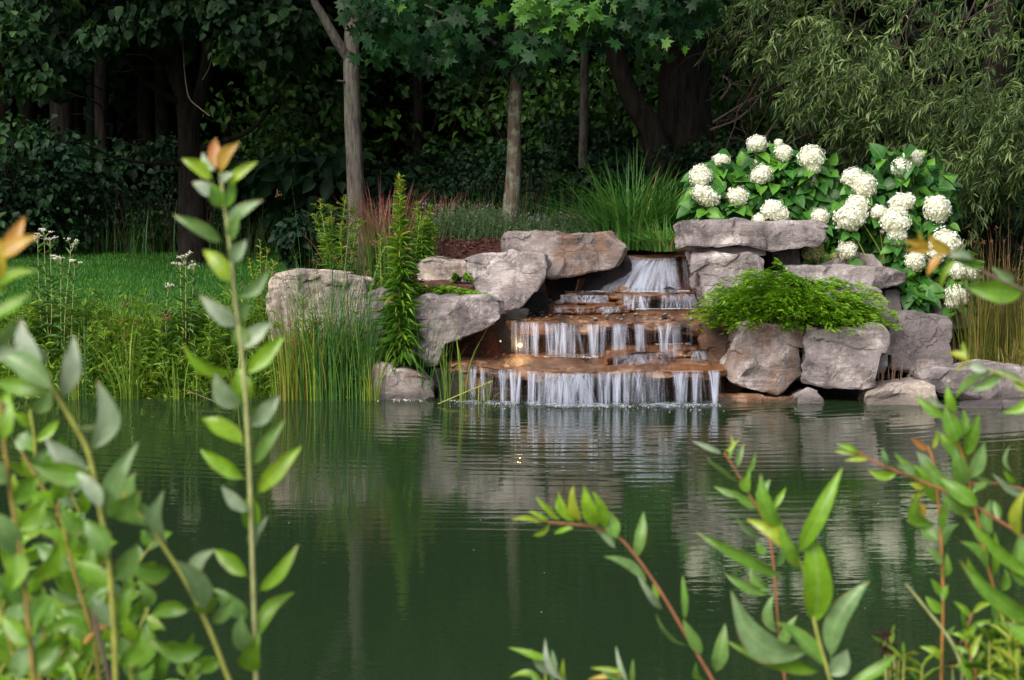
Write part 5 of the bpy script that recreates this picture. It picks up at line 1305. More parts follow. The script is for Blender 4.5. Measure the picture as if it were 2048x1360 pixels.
# junipers
def spray_tpl():
    V, Q, A_ = [], [], []
    n = 0
    for i in range(13):
        t = i / 12
        for s in (-1, 0, 1):
            b_ = np.array([t * 0.9, 0, -0.12 * t * t]); L = 0.26 * (1 - 0.6 * t) + 0.06
            d = np.array([0.75, s * 0.75, 0.25 + 0.1 * (i % 2)]); d = d / np.linalg.norm(d)
            e = b_ + d * L; sd = np.array([-d[1], d[0], 0.2]) * 0.058
            V += [b_ - sd, b_ + sd, e + sd * 0.3, e - sd * 0.3]; Q.append((n, n + 1, n + 2, n + 3)); n += 4
            A_ += [(0, t, 0), (0, t, 0), (0, min(1, t + 0.3), 0), (0, min(1, t + 0.3), 0)]
    return np.array(V), np.array(Q), None, np.array(A_)
SPR = spray_tpl()
def juniper(label, c, rx, ry, rz, n, size, skew=0.0):
    root = thing('juniper', label, 'shrub', c - np.array([0, 0, rz * 0.3]))
    mb = MB()
    nf = max(8, n // 44)
    for k in range(nf):
        a = R.uniform(0, 6.28); r0 = R.random() ** 0.6 * 0.72
        st = np.array([math.cos(a) * rx * r0, math.sin(a) * ry * r0, 0])
        hg = rz * (1.08 - r0 ** 1.3) * R.uniform(-0.2, 1.1)
        a2 = a + R.normal() * 0.7
        Lf = R.uniform(0.28, 0.5) * min(rx * 1.3, 0.62) / 0.62
        d = np.array([math.cos(a2), math.sin(a2) - 0.25, 0])
        m_ = 44
        u = R.random(m_) ** 0.75
        side = R.uniform(-1, 1, m_)
        sd_ = np.array([-d[1], d[0], 0])
        up_ = 0.16 * np.sin(np.pi * np.clip(u * 0.8, 0, 1)) - 0.10 * u ** 2
        P_ = c + st + np.array([0, 0, hg * (1 - 0.25 * st[0] / rx)]) + d * (u * Lf)[:, None] + sd_ * (side * 0.22 * Lf * (1 - u * 0.75))[:, None]
        P_[:, 2] += up_ * Lf + 0.012 * R.normal(size=m_) + skew * (st[0] + d[0] * u * Lf) - 0.03 * np.abs(side)
        D = d + sd_ * (side * 0.9)[:, None] + UP * (0.35 - 0.5 * u)[:, None] + R.normal(size=(m_, 3)) * 0.25
        s_ = size * R.uniform(0.6, 1.15, m_) * (1.1 - 0.3 * u)
        tf = R.normal() * 0.10
        scatter(mb, SPR, P_, D, nrm(UP + np.array([0, -0.25, 0]) + R.normal(size=(m_, 3)) * 0.3), s_, s_ * 0.9, np.clip(0.10 + 0.75 * u + tf + 0.08 * R.normal(size=m_), 0, 1))  # tone rises along the frond: lit tips and shaded gaps painted in
    mb.build('foliage', M['juniper'], root)
    mb = MB()
    for _ in range(16):
        a = R.uniform(0, 6.28); u = R.uniform(0.4, 0.9)
        tube(mb, smooth_path([c - np.array([0, 0, rz * 0.3]), c + np.array([math.cos(a) * rx * u * 0.6, math.sin(a) * ry * u * 0.6, rz * 0.35]), c + np.array([math.cos(a) * rx * u, math.sin(a) * ry * u, rz * 0.2 + skew * math.cos(a) * rx * u])], 8), np.linspace(0.012, 0.004, 8), 5)
    mb.build('stems', M['twig'], root)
juniper('wide spreading bright green juniper mound on the right boulders', at(1582, 640, 15.4), 0.74, 0.48, 0.36, 15000, 0.056)
juniper('small upright juniper tuft under the bench slab', at(1560, 560, 15.85), 0.12, 0.12, 0.14, 500, 0.06)
juniper('creeping juniper on the left in the mulch pocket above the overhanging boulder', at(862, 592, 15.75), 0.22, 0.2, 0.10, 1300, 0.06)
juniper('thin creeping juniper sprig trailing towards the falls', at(925, 594, 15.6), 0.15, 0.10, 0.03, 440, 0.055)
juniper('tiny juniper sprig against the wedge shaped block', at(920, 558, 16.0), 0.07, 0.05, 0.05, 360, 0.05)
mb = MB()
m_ = 900
P_ = np.array([at(R.uniform(880, 940), R.uniform(560, 592), 15.85 + 0.2 * R.random()) for _ in range(m_)])
boulder('mulch_mound', 'pocket of dark mulch between the boulders on the left', [(815, 572), (880, 565), (945, 568)], [(815, 640), (880, 640), (950, 640)], 15.75, 0.7, 95, 'mulch', cat='mulch pocket', k=6, chips=0, lean=0.6)

# tall grass at the right edge
for k, (px, py, n, hp, Yd, sp, lab) in enumerate([(1955, 722, 150, 330, 15.6, 0.10, 'tall tan-green grass clump beside the lowest bloom'), (2005, 725, 170, 350, 15.7, 0.13, 'tallest reddish grass clump at the right edge'), (2060, 725, 120, 300, 15.6, 0.14, 'tall grass clump cut by the right edge of the view')]):
    grass_clump('tall_grass_clump', lab, 'grass', px, py, Yd, n, hp, sp, 0.22, 0.0042, 'grass_tan', (0.5, 0.25), hvar=0.55, z=0.22, head=(14, 'brown_head', 0.5))
grass_clump('dry_tuft', 'short arching yellow-green tuft behind the long shore rock', 'grass', 2040, 725, 15.3, 110, 75, 0.16, 0.8, 0.005, 'grass_tan', (0.7, 0.2), z=0.26)
grass_clump('dry_tuft', 'pale dry twigs sprouting before the dark square block', 'grass', 1775, 758, 15.15, 34, 62, 0.10, 0.3, 0.0025, 'dry', (0.5, 0.3), z=0.16)
grass_clump('dry_tuft', 'pale leaning dry straws right of the dry twigs', 'grass', 1840, 748, 15.2, 14, 55, 0.06, 0.8, 0.0025, 'dry', (0.6, 0.3), z=0.2)

# ---------------------------------------------------------------- willow at the upper right
Yw = 19.3
wb_ = at(1990, 500, Yw + 1.2); wb_[2] = gz(wb_[0], wb_[1]) - 0.1
root = thing('willow_tree', 'grey-green willow drooping over the upper right behind the hydrangeas', 'tree', wb_)
mt, mbk, mlf = MB(), MB(), MB()
tube(mt, smooth_path([wb_, at(1985, 300, Yw + 1.2), at(2000, 50, Yw + 1.1), at(2010, -300, Yw + 1.0)], 20), np.linspace(0.26, 0.12, 20), 12, wob=0.2)
tube(mt, smooth_path([at(1988, 330, Yw + 1.2), at(1850, 120, Yw + 0.8), at(1740, -80, Yw + 0.4), at(1650, -260, Yw)], 16), np.linspace(0.12, 0.05, 16), 9, wob=0.2)
mt.build('trunk', M['bark_dark'], root)
def willow_low(px): return np.interp(px, [1400, 1470, 1560, 1640, 1720, 1800, 1880, 1960, 2060, 2150], [70, 110, 190, 250, 300, 330, 400, 450, 420, 420])
SPw = []
for k in range(3400):
    px = R.uniform(1420, 2160) if R.random() < 0.93 else R.uniform(1340, 1480)
    lo = willow_low(px)
    py = lo - abs(R.normal()) * 170 - R.random() * 120
    dens = sstep(1430, 1760, px) * 0.85 + 0.15
    if R.random() > dens: continue
    cl_ = perlin(np.array([[px / 75.0, py / 60.0, 3.3]]))[0]
    if cl_ < 0.02 and R.random() < 0.80: continue
    SPw.append((px, py, Yw + R.uniform(-1.5, 1.0)))
for px, py, Yd in SPw:
    p = at(px, py, Yd)
    out_ = np.array([-0.5 + R.normal() * 0.5, -0.35 + R.normal() * 0.35, -0.35 + R.normal() * 0.3])
    L = R.uniform(0.22, 0.45)
    path = limb_path(p, out_, L, 6, 0.35, 0.06)
    tube(mbk, path, np.linspace(0.0035, 0.0015, 6), 3)
    m_ = 15
    u = np.linspace(0.05, 1, m_)
    P_ = polyline(path, u)
    tg = nrm(polyline(path, np.clip(u + 0.05, 0, 1.0)) - polyline(path, np.clip(u - 0.08, 0, 1.0)))
    D = nrm(tg * 0.9 + R.normal(size=(m_, 3)) * 0.55 + np.array([0, -0.1, -0.15]))
    base_t = R.normal(0.5, 0.2)
    scatter(mlf, LA2, P_, D, nrm(np.array([0, -0.5, 0.75]) + R.normal(size=(m_, 3)) * 0.5), R.uniform(0.09, 0.17, m_), R.uniform(0.015, 0.026, m_), np.clip(R.normal(base_t, 0.16, m_), 0, 1))
for k in range(34):
    x0 = R.uniform(1500, 2000); y0 = R.uniform(-120, 160)
    a = at(x0, y0, Yw + R.uniform(-0.6, 0.9))
    L = R.uniform(0.8, 1.7)
    path = limb_path(a, (R.normal(-0.25, 0.5), -0.15, -0.8 + R.normal() * 0.4), L, 9, 0.1, 0.07)
    tube(mbk, path, np.linspace(0.016, 0.004, 9), 5)
    for _ in range(4):
        i = R.integers(2, 8)
        tube(mbk, limb_path(path[i], (R.normal(), R.normal() * 0.4, -0.2 + R.normal() * 0.6), R.uniform(0.25, 0.6), 6, 0.2, 0.1), np.linspace(0.006, 0.002, 6), 4)
mbk.build('branches', M['twig'], root)
mlf.build('crown', M['willow_leaf'], root)
# bare twiggy branches between the black trunk and the willow
mb = MB()
for pth in [[(1420, 260), (1480, 235), (1520, 190), (1545, 120), (1560, 60)], [(1425, 245), (1500, 200), (1600, 150)], [(1500, 330), (1540, 260), (1590, 190), (1605, 130)], [(1640, 330), (1610, 240), (1560, 170), (1540, 60)], [(1710, 330), (1650, 220), (1610, 120), (1580, 20)], [(1760, 330), (1690, 210), (1640, 100)], [(1440, 200), (1460, 170), (1445, 150)], [(1560, 300), (1610, 270), (1690, 250)]]:
    tube(mb, smooth_path([at(x, y, 19.4 + 0.15 * i) for i, (x, y) in enumerate(pth)], 18), np.linspace(0.016, 0.006, 18), 5)
    for _ in range(5):
        x, y = pth[R.integers(1, len(pth))]
        tube(mb, limb_path(at(x, y, 19.6), (R.normal(), -0.2, R.normal()), R.uniform(0.2, 0.5), 6, 0.1, 0.15), np.linspace(0.006, 0.002, 6), 4)
tag(mb.build('bare_branches', M['twig_pale']), 'tangle of bare twiggy branches between the black trunk and the willow', 'branches')

# ---------------------------------------------------------------- foreground shoots on the near bank
def fg_leaf(mb, b, t, w, Yd, tone, roll=None, bow=None):
    B = at(b[0], b[1], Yd); T = at(t[0], t[1], Yd + R.normal() * 0.012)
    L = np.linalg.norm(T - B); x = (T - B) / L
    view = nrm((B - np.array([0, 0, H]))[None])[0]
    n0 = -view - x * (-view @ x); n0 /= np.linalg.norm(n0)
    y = np.cross(n0, x)
    a = R.normal() * 0.45 if roll is None else roll
    n1 = n0 * math.cos(a) + y * math.sin(a); y1 = np.cross(n1, x)
    wm = 0.80 * w * Yd / F / max(0.6, math.cos(a))
    nt_, ns = 14, 4
    tt = np.linspace(0, 1, nt_ + 1)
    pet = 0.07
    u = np.clip((tt - pet) / (1 - pet), 0, 1)
    prof = np.sin(np.pi * u ** 0.82) ** 0.8 * (1 - 0.12 * u)
    prof = np.maximum(prof, 0.03)
    bw = (R.normal() * 0.10 if bow is None else bow)
    cb = R.uniform(0.02, 0.14)
    V, A_ = [], []
    wav = R.normal() * 0.5
    for s in np.linspace(-1, 1, ns + 1):
        off = s * prof * wm * 0.5
        edge = 1 + 0.03 * np.sin(tt * 17 + s + wav * 9) * (abs(s) > 0.9)
        c = B + x * (tt * L)[:, None] + y1 * ((off * edge) + bw * L * np.sin(np.pi * tt))[:, None]
        c = c + n1 * (abs(s) ** 1.5 * prof * wm * 0.16 + cb * L * np.sin(np.pi * tt) - 0.10 * L * tt ** 3 + 0.05 * wm * np.sin(tt * 9 + wav * s) * abs(s))[:, None]
        V.append(c); A_.append(np.stack([0 * tt + tone, tt, 0 * tt + s], 1))
    i = np.arange(nt_)
    q = np.concatenate([np.stack([i + c * (nt_ + 1), i + 1 + c * (nt_ + 1), i + 1 + (c + 1) * (nt_ + 1), i + (c + 1) * (nt_ + 1)], 1) for c in range(ns)])
    mb.add(np.concatenate(V), q, a=np.concatenate(A_))
def shoot(label, path, Yd, r0, r1, stem, leaves, name='willow_shoot', side=0, spot=False, auto=None, cat='shoot', roll=None):
    """path from the foot upwards (picture points); the stem is carried on down to the near bank"""
    P_ = [at(*p, Yd) for p in path]
    foot = P_[0] + np.array([side, 0.0, 0])
    g0 = np.array([foot[0] + (P_[0][0] - P_[1][0]) * 0.8, Yd + 0.05, gz(foot[0], Yd) - 0.03])
    dn = nrm((P_[0] - P_[1])[None])[0]
    hh = np.linalg.norm(P_[0] - g0)
    k_ = max(3, int(hh / 0.09))
    tt = np.linspace(0, 1, k_ + 1)[:-1, None]
    c1 = P_[0] + dn * hh * 0.35; c2 = g0 + np.array([0, 0, hh * 0.35])
    lowp = (1 - tt) ** 3 * g0 + 3 * (1 - tt) ** 2 * tt * c2 + 3 * (1 - tt) * tt ** 2 * c1 + tt ** 3 * P_[0]
    pts = smooth_path(list(lowp) + P_, 3 * k_ + 8 * len(P_))
    root = thing(name, label, cat, g0)
    mb = MB(); tube(mb, pts, np.linspace(r0 * 0.92, r1 * 0.85, len(pts)), 8)
    # small buds along the stem
    mb.build('stem', M[stem], root)
    old, young = MB(), MB()
    for lf in leaves:
        b, t, w, tone = lf[0], lf[1], lf[2], lf[3]
        tn = float(np.clip(tone + R.normal() * 0.03, 0, 1))
        fg_leaf(young if tone >= 0.85 else old, b, t, w, Yd + R.normal() * 0.012, tn, *(lf[4:] if len(lf) > 4 else ((roll,) if roll is not None else ())))
    if auto:
        n, lpx, wpx, u0, u1, tones = auto
        pp = np.array(path, float)
        for k in range(n):
            u = u0 + (u1 - u0) * (k + R.random()) / n
            b = polyline(pp, np.array([u]))[0]
            tg = polyline(pp, np.array([min(1, u + 0.03)]))[0] - polyline(pp, np.array([max(0, u - 0.03)]))[0]
            ang = math.atan2(tg[1], tg[0]) + (1 if k % 2 else -1) * R.uniform(0.45, 1.15)
            L = lpx * R.uniform(0.7, 1.2) * (1.0 - 0.35 * u)
            fg_leaf(old, b, (b[0] + math.cos(ang) * L, b[1] + math.sin(ang) * L), wpx * R.uniform(0.7, 1.2), Yd + R.normal() * 0.03, float(np.clip(R.choice(tones) + R.normal() * 0.04, 0, 0.8)))
    if old.n: old.build('leaves', M['shoot_leaf_spot' if spot else 'shoot_leaf'], root)
    if young.n: young.build('young_leaves', M['shoot_leaf'], root)
    return root
# main tall shoot
shoot('tall willow shoot with an orange tip standing before the lawn', [(513, 1380), (506, 1150), (498, 920), (487, 740), (472, 610), (456, 460), (447, 400), (441, 345)], 2.4, 0.0062, 0.0030, 'stem_pale', [
    ((430, 342), (430, 274), 34, 1.0, 0.1), ((440, 348), (478, 284), 36, 0.93, 0.2), ((432, 342), (403, 303), 22, 0.06), ((427, 362), (362, 318), 36, 0.74, 0.3), ((452, 375), (514, 322), 28, 0.72, 0.3), ((442, 365), (466, 345), 22, 0.0),
    ((440, 400), (384, 362), 38, 0.05), ((441, 418), (424, 366), 40, 0.5), ((447, 420), (470, 362), 28, 0.5), ((452, 445), (522, 398), 34, 0.15, 0.5), ((462, 482), (478, 425), 30, 0.4, 0.4), ((449, 488), (345, 432), 36, 0.25, 0.3), ((462, 528), (492, 480), 40, 0.12),
    ((460, 570), (404, 498), 46, 0.72), ((470, 595), (536, 536), 32, 0.25), ((478, 655), (400, 592), 46, 0.03), ((480, 650), (497, 600), 34, 0.3), ((482, 700), (470, 640), 44, 0.35), ((481, 700), (543, 643), 46, 0.08), ((474, 742), (361, 690), 32, 0.6, 0.7, 0.14), ((490, 750), (567, 672), 44, 0.62),
    ((486, 815), (428, 746), 54, 0.12), ((488, 812), (478, 736), 62, 0.62, 0.1), ((500, 855), (558, 790), 46, 0.08), ((489, 890), (405, 832), 50, 0.66), ((504, 935), (570, 840), 34, 0.40), ((493, 960), (398, 900), 42, 0.6), ((512, 990), (600, 892), 46, 0.6, 0.2),
    ((499, 1025), (444, 972), 38, 0.1), ((504, 1066), (500, 985), 50, 0.62, 0.0), ((506, 1100), (535, 1036), 30, 0.1), ((498, 1155), (425, 1098), 44, 0.6), ((514, 1185), (592, 1088), 36, 0.62), ((499, 1240), (430, 1174), 46, 0.35), ((515, 1280), (588, 1182), 40, 0.6), ((505, 1310), (480, 1230), 50, 0.25), ((512, 1345), (520, 1270), 56, 0.55)])
# left cluster
shoot('yellow-green shoot arching left from the foot of the tall shoot', [(470, 1390), (452, 1345), (420, 1262), (378, 1175), (335, 1105), (275, 1022), (245, 985)], 2.3, 0.0055, 0.0032, 'stem_green', [
    ((338, 1100), (326, 982), 48, 0.2, 0.2), ((300, 1062), (215, 1015), 60, 0.35), ((350, 1140), (248, 1122), 56, 0.42), ((412, 1226), (360, 1122), 58, 0.22), ((392, 1165), (426, 1098), 40, 0.12), ((384, 1220), (298, 1232), 44, 0.5), ((418, 1292), (298, 1280), 52, 0.42), ((424, 1246), (468, 1198), 36, 0.35), ((380, 1215), (440, 1190), 30, 0.55), ((440, 1320), (400, 1345), 40, 0.5), ((275, 1020), (268, 945), 44, 0.3)])
shoot('pale silvery shoot leaning left in the near cluster', [(232, 1390), (228, 1258), (216, 1113), (198, 1007), (177, 906), (145, 844), (106, 778), (85, 730)], 2.15, 0.0060, 0.0034, 'stem_green', [
    ((88, 735), (40, 635), 52, 0.0, 0.1), ((85, 735), (60, 690), 30, 0.1), ((110, 785), (-20, 700), 64, 0.2), ((112, 785), (-15, 760), 50, 0.5), ((126, 800), (146, 672), 52, 0.04, 0.2), ((180, 905), (192, 762), 62, 0.10, 0.1), ((150, 850), (195, 850), 30, 0.05), ((180, 935), (88, 878), 50, 0.02, 0.3), ((190, 950), (60, 930), 62, 0.42), ((216, 1045), (272, 888), 54, 0.2, 0.2), ((228, 1040), (280, 985), 66, 0.3), ((205, 1020), (150, 940), 44, 0.05), ((200, 1050), (120, 1010), 50, 0.45), ((215, 1120), (165, 1040), 60, 0.3), ((222, 1160), (275, 1090), 60, 0.35), ((225, 1180), (150, 1120), 52, 0.5), ((228, 1250), (262, 1170), 50, 0.45), ((228, 1260), (180, 1190), 46, 0.2), ((232, 1330), (285, 1260), 50, 0.5)])
shoot('orange stemmed shoot at the far left of the near cluster', [(70, 1390), (58, 1260), (45, 1130), (32, 1050), (20, 975), (8, 880), (2, 800)], 2.1, 0.0048, 0.0032, 'stem_olive', [((10, 885), (14, 780), 62, 0.6, 0.1), ((25, 1010), (78, 950), 50, 0.45), ((18, 970), (-40, 900), 60, 0.3), ((35, 1060), (90, 1000), 60, 0.58), ((20, 1190), (8, 1075), 62, 0.6, 0.1), ((40, 1110), (-30, 1020), 70, 0.3), ((48, 1160), (120, 1075), 50, 0.6), ((52, 1210), (-10, 1150), 60, 0.4), ((60, 1270), (110, 1190), 64, 0.5), ((60, 1290), (0, 1230), 50, 0.5), ((66, 1350), (120, 1290), 50, 0.4)])
shoot('thin orange stemmed shoot crossing the near cluster', [(200, 1390), (190, 1290), (150, 1150), (135, 1085), (115, 1020), (85, 975), (30, 880)], 2.45, 0.0042, 0.003, 'stem_olive', [((85, 975), (120, 905), 40, 0.4), ((110, 1015), (60, 990), 36, 0.6)], auto=(16, 92, 44, 0.15, 0.95, [0.25, 0.42, 0.6, 0.5]))
shoot('short leafy shoot low in the near cluster', [(110, 1395), (125, 1300), (140, 1225), (165, 1140), (180, 1075)], 2.6, 0.0045, 0.0025, 'stem_olive', [], auto=(15, 90, 42, 0.05, 1.0, [0.3, 0.5, 0.62, 0.6]))
shoot('bottom left corner shoot with broad leaves', [(40, 1400), (30, 1330), (15, 1270), (-10, 1200)], 2.2, 0.005, 0.003, 'stem_green', [], auto=(10, 100, 50, 0.0, 1.0, [0.3, 0.5, 0.62]))
shoot('low broad leaved shoot between the cluster and the tall shoot', [(270, 1400), (262, 1340), (275, 1270), (300, 1210)], 2.5, 0.0045, 0.0025, 'stem_green', [((268, 1345), (285, 1230), 48, 0.5), ((265, 1340), (240, 1270), 44, 0.4), ((290, 1370), (310, 1310), 50, 0.45)], auto=(5, 80, 40, 0.2, 1.0, [0.5, 0.62]))
shoot('leafy shoot rising behind the silvery shoot in the near cluster', [(150, 1400), (160, 1300), (178, 1180), (170, 1060), (130, 960), (100, 900)], 2.6, 0.0042, 0.0024, 'stem_green', [], auto=(20, 84, 34, 0.05, 1.0, [0.2, 0.42, 0.6, 0.62]))
shoot('leafy shoot at the very left behind the orange stemmed one', [(-10, 1400), (0, 1250), (30, 1120), (60, 1000), (70, 900), (60, 820)], 2.5, 0.0042, 0.0024, 'stem_green', [], auto=(22, 88, 36, 0.05, 1.0, [0.25, 0.45, 0.6, 0.66]))
shoot('leafy shoot with small bright leaves at the bottom left', [(330, 1400), (310, 1340), (255, 1270), (235, 1190)], 2.55, 0.0040, 0.0022, 'stem_olive', [], auto=(12, 80, 32, 0.0, 1.0, [0.45, 0.6, 0.66]))
shoot('low leafy shoot filling the bottom left corner', [(90, 1400), (80, 1340), (90, 1270), (60, 1190)], 2.35, 0.0040, 0.0022, 'stem_olive', [], auto=(14, 84, 34, 0.0, 1.0, [0.3, 0.5, 0.62]))
shoot('small leaved shoot between the orange stems in the near cluster', [(95, 1400), (105, 1290), (130, 1180), (110, 1080), (120, 990)], 2.7, 0.0036, 0.002, 'stem_olive', [], auto=(30, 62, 24, 0.0, 1.0, [0.3, 0.45, 0.6, 0.66]))
shoot('small leaved shoot leaning right in the near cluster', [(160, 1400), (190, 1310), (240, 1230), (270, 1140), (310, 1080)], 2.75, 0.0036, 0.002, 'stem_green', [], auto=(28, 60, 24, 0.0, 1.0, [0.2, 0.45, 0.6, 0.66]))
shoot('small leaved shoot low at the very left', [(-20, 1400), (10, 1320), (20, 1220), (50, 1120), (30, 1040)], 2.7, 0.0036, 0.002, 'stem_green', [], auto=(28, 62, 25, 0.0, 1.0, [0.3, 0.5, 0.62]))
shoot('short bushy shoot at the foot of the tall shoot', [(380, 1400), (370, 1370), (385, 1330), (372, 1290)], 2.7, 0.0034, 0.002, 'stem_olive', [], auto=(12, 58, 22, 0.0, 1.0, [0.45, 0.6]))
shoot('small leaved shoot beside the narrow leaved plants in the lower right corner', [(1945, 1400), (1950, 1340), (1930, 1280), (1945, 1225)], 2.9, 0.0034, 0.002, 'stem_red', [], auto=(16, 60, 18, 0.0, 1.0, [0.45, 0.6, 0.66]))
shoot('dry brown stalk with a dark withered whorl in the near cluster', [(225, 1400), (212, 1330), (195, 1265), (185, 1215)], 2.4, 0.005, 0.004, 'twig_pale', [((190, 1265), (165, 1290), 16, 0.95), ((192, 1262), (222, 1250), 14, 0.95)])
shoot('orange tipped shoot entering at the left edge', [(-60, 900), (-40, 720), (-22, 600), (-8, 520)], 2.0, 0.005, 0.0035, 'stem_pale', [((-10, 520), (48, 432), 40, 1.0, 0.2), ((-8, 522), (72, 468), 40, 0.92, 0.5), ((-15, 560), (-5, 480), 44, 0.9), ((-14, 580), (70, 540), 28, 0.7, 0.6), ((-20, 640), (58, 582), 34, 0.55, 0.6), ((-20, 600), (20, 560), 30, 0.65), ((-30, 690), (30, 640), 36, 0.2), ((-34, 720), (35, 690), 40, 0.1)])
# right side
shoot('reddish willow branch reaching left over the water', [(1445, 1400), (1425, 1360), (1375, 1275), (1322, 1185), (1268, 1108), (1232, 1072), (1180, 1053), (1110, 1046), (1070, 1042)], 3.0, 0.0048, 0.0022, 'stem_red', [
    ((1085, 1046), (1022, 1040), 14, 0.72, 0.2), ((1098, 1045), (1058, 1020), 16, 0.7), ((1100, 1048), (1064, 1072), 16, 0.65), ((1150, 1056), (1105, 1066), 14, 0.65), ((1122, 1042), (1070, 996), 17, 0.7), ((1130, 1040), (1117, 990), 18, 0.68), ((1152, 1046), (1118, 986), 24, 0.66), ((1162, 1046), (1142, 976), 26, 0.78), ((1196, 1055), (1168, 975), 40, 0.66, 0.1), ((1210, 1060), (1190, 985), 30, 0.6), ((1232, 1080), (1214, 1020), 40, 0.42), ((1232, 1100), (1184, 1050), 20, 0.15),
    ((1270, 1122), (1286, 1022), 32, 0.35, 0.2), ((1296, 1172), (1212, 1110), 26, 0.25), ((1326, 1222), (1274, 1152), 20, 0.15), ((1318, 1200), (1308, 1160), 18, 0.6), ((1370, 1242), (1362, 1152), 18, 0.4), ((1376, 1292), (1308, 1235), 18, 0.3), ((1404, 1312), (1366, 1242), 32, 0.35, 0.2), ((1430, 1347), (1448, 1250), 42, 0.3, 0.1), ((1415, 1362), (1392, 1330), 18, 0.4)], spot=True)
shoot('small silvery leaved sprig at the bottom edge', [(1095, 1400), (1092, 1370), (1090, 1340)], 2.9, 0.004, 0.0025, 'stem_green', [((1135, 1365), (1090, 1278), 20, 0.0, 0.2), ((1110, 1325), (1018, 1292), 20, 0.6), ((1122, 1345), (1060, 1302), 22, 0.08), ((1105, 1370), (1105, 1300), 24, 0.3), ((1085, 1362), (1020, 1352), 18, 0.62), ((1135, 1380), (1128, 1320), 18, 0.75), ((1100, 1380), (1060, 1340), 22, 0.5)])
shoot('small sprig with a yellowed leaf at the bottom edge', [(1262, 1400), (1255, 1375), (1250, 1350)], 2.9, 0.004, 0.0025, 'stem_green', [((1258, 1370), (1232, 1293), 14, 0.1), ((1252, 1345), (1180, 1335), 14, 0.7), ((1256, 1352), (1175, 1358), 16, 0.88), ((1250, 1360), (1200, 1340), 16, 0.3), ((1262, 1375), (1265, 1320), 14, 0.3)])
shoot('broad leaved bright green plant at the right of the near bank', [(1672, 1400), (1656, 1345), (1640, 1290), (1626, 1230), (1610, 1150), (1592, 1110), (1580, 1085)], 2.7, 0.0055, 0.0028, 'stem_green', [
    ((1628, 1255), (1618, 1060), 78, 0.62, 0.05), ((1592, 1115), (1678, 936), 46, 0.55, 0.3), ((1572, 1060), (1520, 952), 44, 0.42, 0.3), ((1580, 1105), (1492, 1040), 40, 0.78, 0.2), ((1572, 1158), (1388, 1070), 32, 0.42, 0.5, -0.06), ((1634, 1300), (1464, 1190), 80, 0.2, 0.3), ((1662, 1322), (1732, 1162), 62, 0.22, 0.4), ((1652, 1345), (1455, 1292), 40, 0.52, 0.5), ((1690, 1375), (1795, 1302), 34, 0.52, 0.4), ((1658, 1352), (1694, 1300), 52, 0.12), ((1650, 1340), (1560, 1240), 40, 0.4), ((1600, 1140), (1560, 1050), 34, 0.5)], name='broad_leaf_plant', cat='plant')
shoot('slender willow shoot behind the broad leaved plant', [(1575, 1395), (1560, 1290), (1552, 1190), (1546, 1120), (1532, 1050), (1502, 995), (1472, 942), (1448, 905)], 3.3, 0.0042, 0.002, 'stem_red', [
    ((1446, 908), (1386, 882), 15, 0.12), ((1446, 904), (1462, 870), 11, 0.75), ((1460, 922), (1480, 876), 11, 0.6), ((1475, 938), (1488, 886), 17, 0.3), ((1476, 962), (1408, 918), 20, 0.2), ((1488, 952), (1510, 904), 13, 0.4), ((1490, 992), (1428, 972), 20, 0.3), ((1496, 988), (1500, 946), 30, 0.5), ((1520, 1015), (1468, 988), 28, 0.4), ((1512, 1002), (1540, 958), 26, 0.25), ((1545, 1022), (1572, 974), 17, 0.6), ((1530, 1072), (1472, 1038), 16, 0.25), ((1530, 1112), (1514, 1084), 22, 0.4), ((1548, 1132), (1562, 1098), 24, 0.35), ((1545, 1188), (1448, 1148), 28, 0.42), ((1546, 1182), (1498, 1132), 26, 0.3), ((1558, 1270), (1545, 1190), 30, 0.3), ((1562, 1310), (1590, 1230), 30, 0.4)])
shoot('upright shoot with a straight orange stem at the right', [(1883, 1400), (1883, 1330), (1886, 1200), (1882, 1080), (1876, 1000), (1868, 930), (1856, 892)], 3.0, 0.0048, 0.0024, 'stem_orange', [
    ((1856, 902), (1824, 877), 18, 1.0), ((1864, 900), (1874, 866), 14, 0.78), ((1870, 948), (1836, 903), 36, 0.15), ((1872, 962), (1828, 930), 28, 0.5), ((1878, 1008), (1838, 944), 36, 0.5), ((1880, 1048), (1833, 988), 40, 0.5), ((1879, 1084), (1840, 1040), 38, 0.42), ((1884, 1065), (1892, 998), 24, 0.45), ((1888, 1098), (1918, 1044), 24, 0.42), ((1886, 1155), (1892, 1108), 22, 0.4), ((1885, 1130), (1855, 1095), 24, 0.3), ((1885, 1194), (1863, 1158), 20, 0.5), ((1885, 1228), (1851, 1193), 28, 0.6), ((1888, 1205), (1894, 1168), 18, 0.55), ((1888, 1272), (1908, 1253), 14, 0.3), ((1884, 1322), (1840, 1294), 22, 0.62), ((1850, 972), (1820, 966), 18, 0.86), ((1852, 984), (1820, 994), 14, 0.85), ((1846, 1038), (1836, 1002), 18, 0.93)])
shoot('red branch reaching in from the right edge with curled tip leaves', [(2200, 1250), (2120, 1130), (2045, 1072), (1995, 1040), (1950, 1012), (1900, 986), (1850, 966), (1800, 945), (1752, 925), (1722, 908), (1702, 898)], 2.9, 0.0050, 0.002, 'stem_red', [
    ((1796, 946), (1736, 940), 26, 0.6, 0.2), ((1772, 934), (1764, 898), 17, 0.25), ((1722, 908), (1668, 902), 16, 0.72), ((1716, 904), (1674, 888), 16, 0.6), ((1730, 910), (1700, 890), 18, 0.55), ((1740, 918), (1690, 920), 12, 0.75), ((1832, 952), (1796, 932), 26, 0.2), ((1960, 1015), (1878, 952), 44, 0.5), ((1950, 1030), (1885, 990), 36, 0.45), ((1850, 962), (1790, 908), 22, 0.5), ((1900, 985), (1850, 920), 34, 0.4), ((2000, 1042), (1985, 1000), 22, 0.4)])
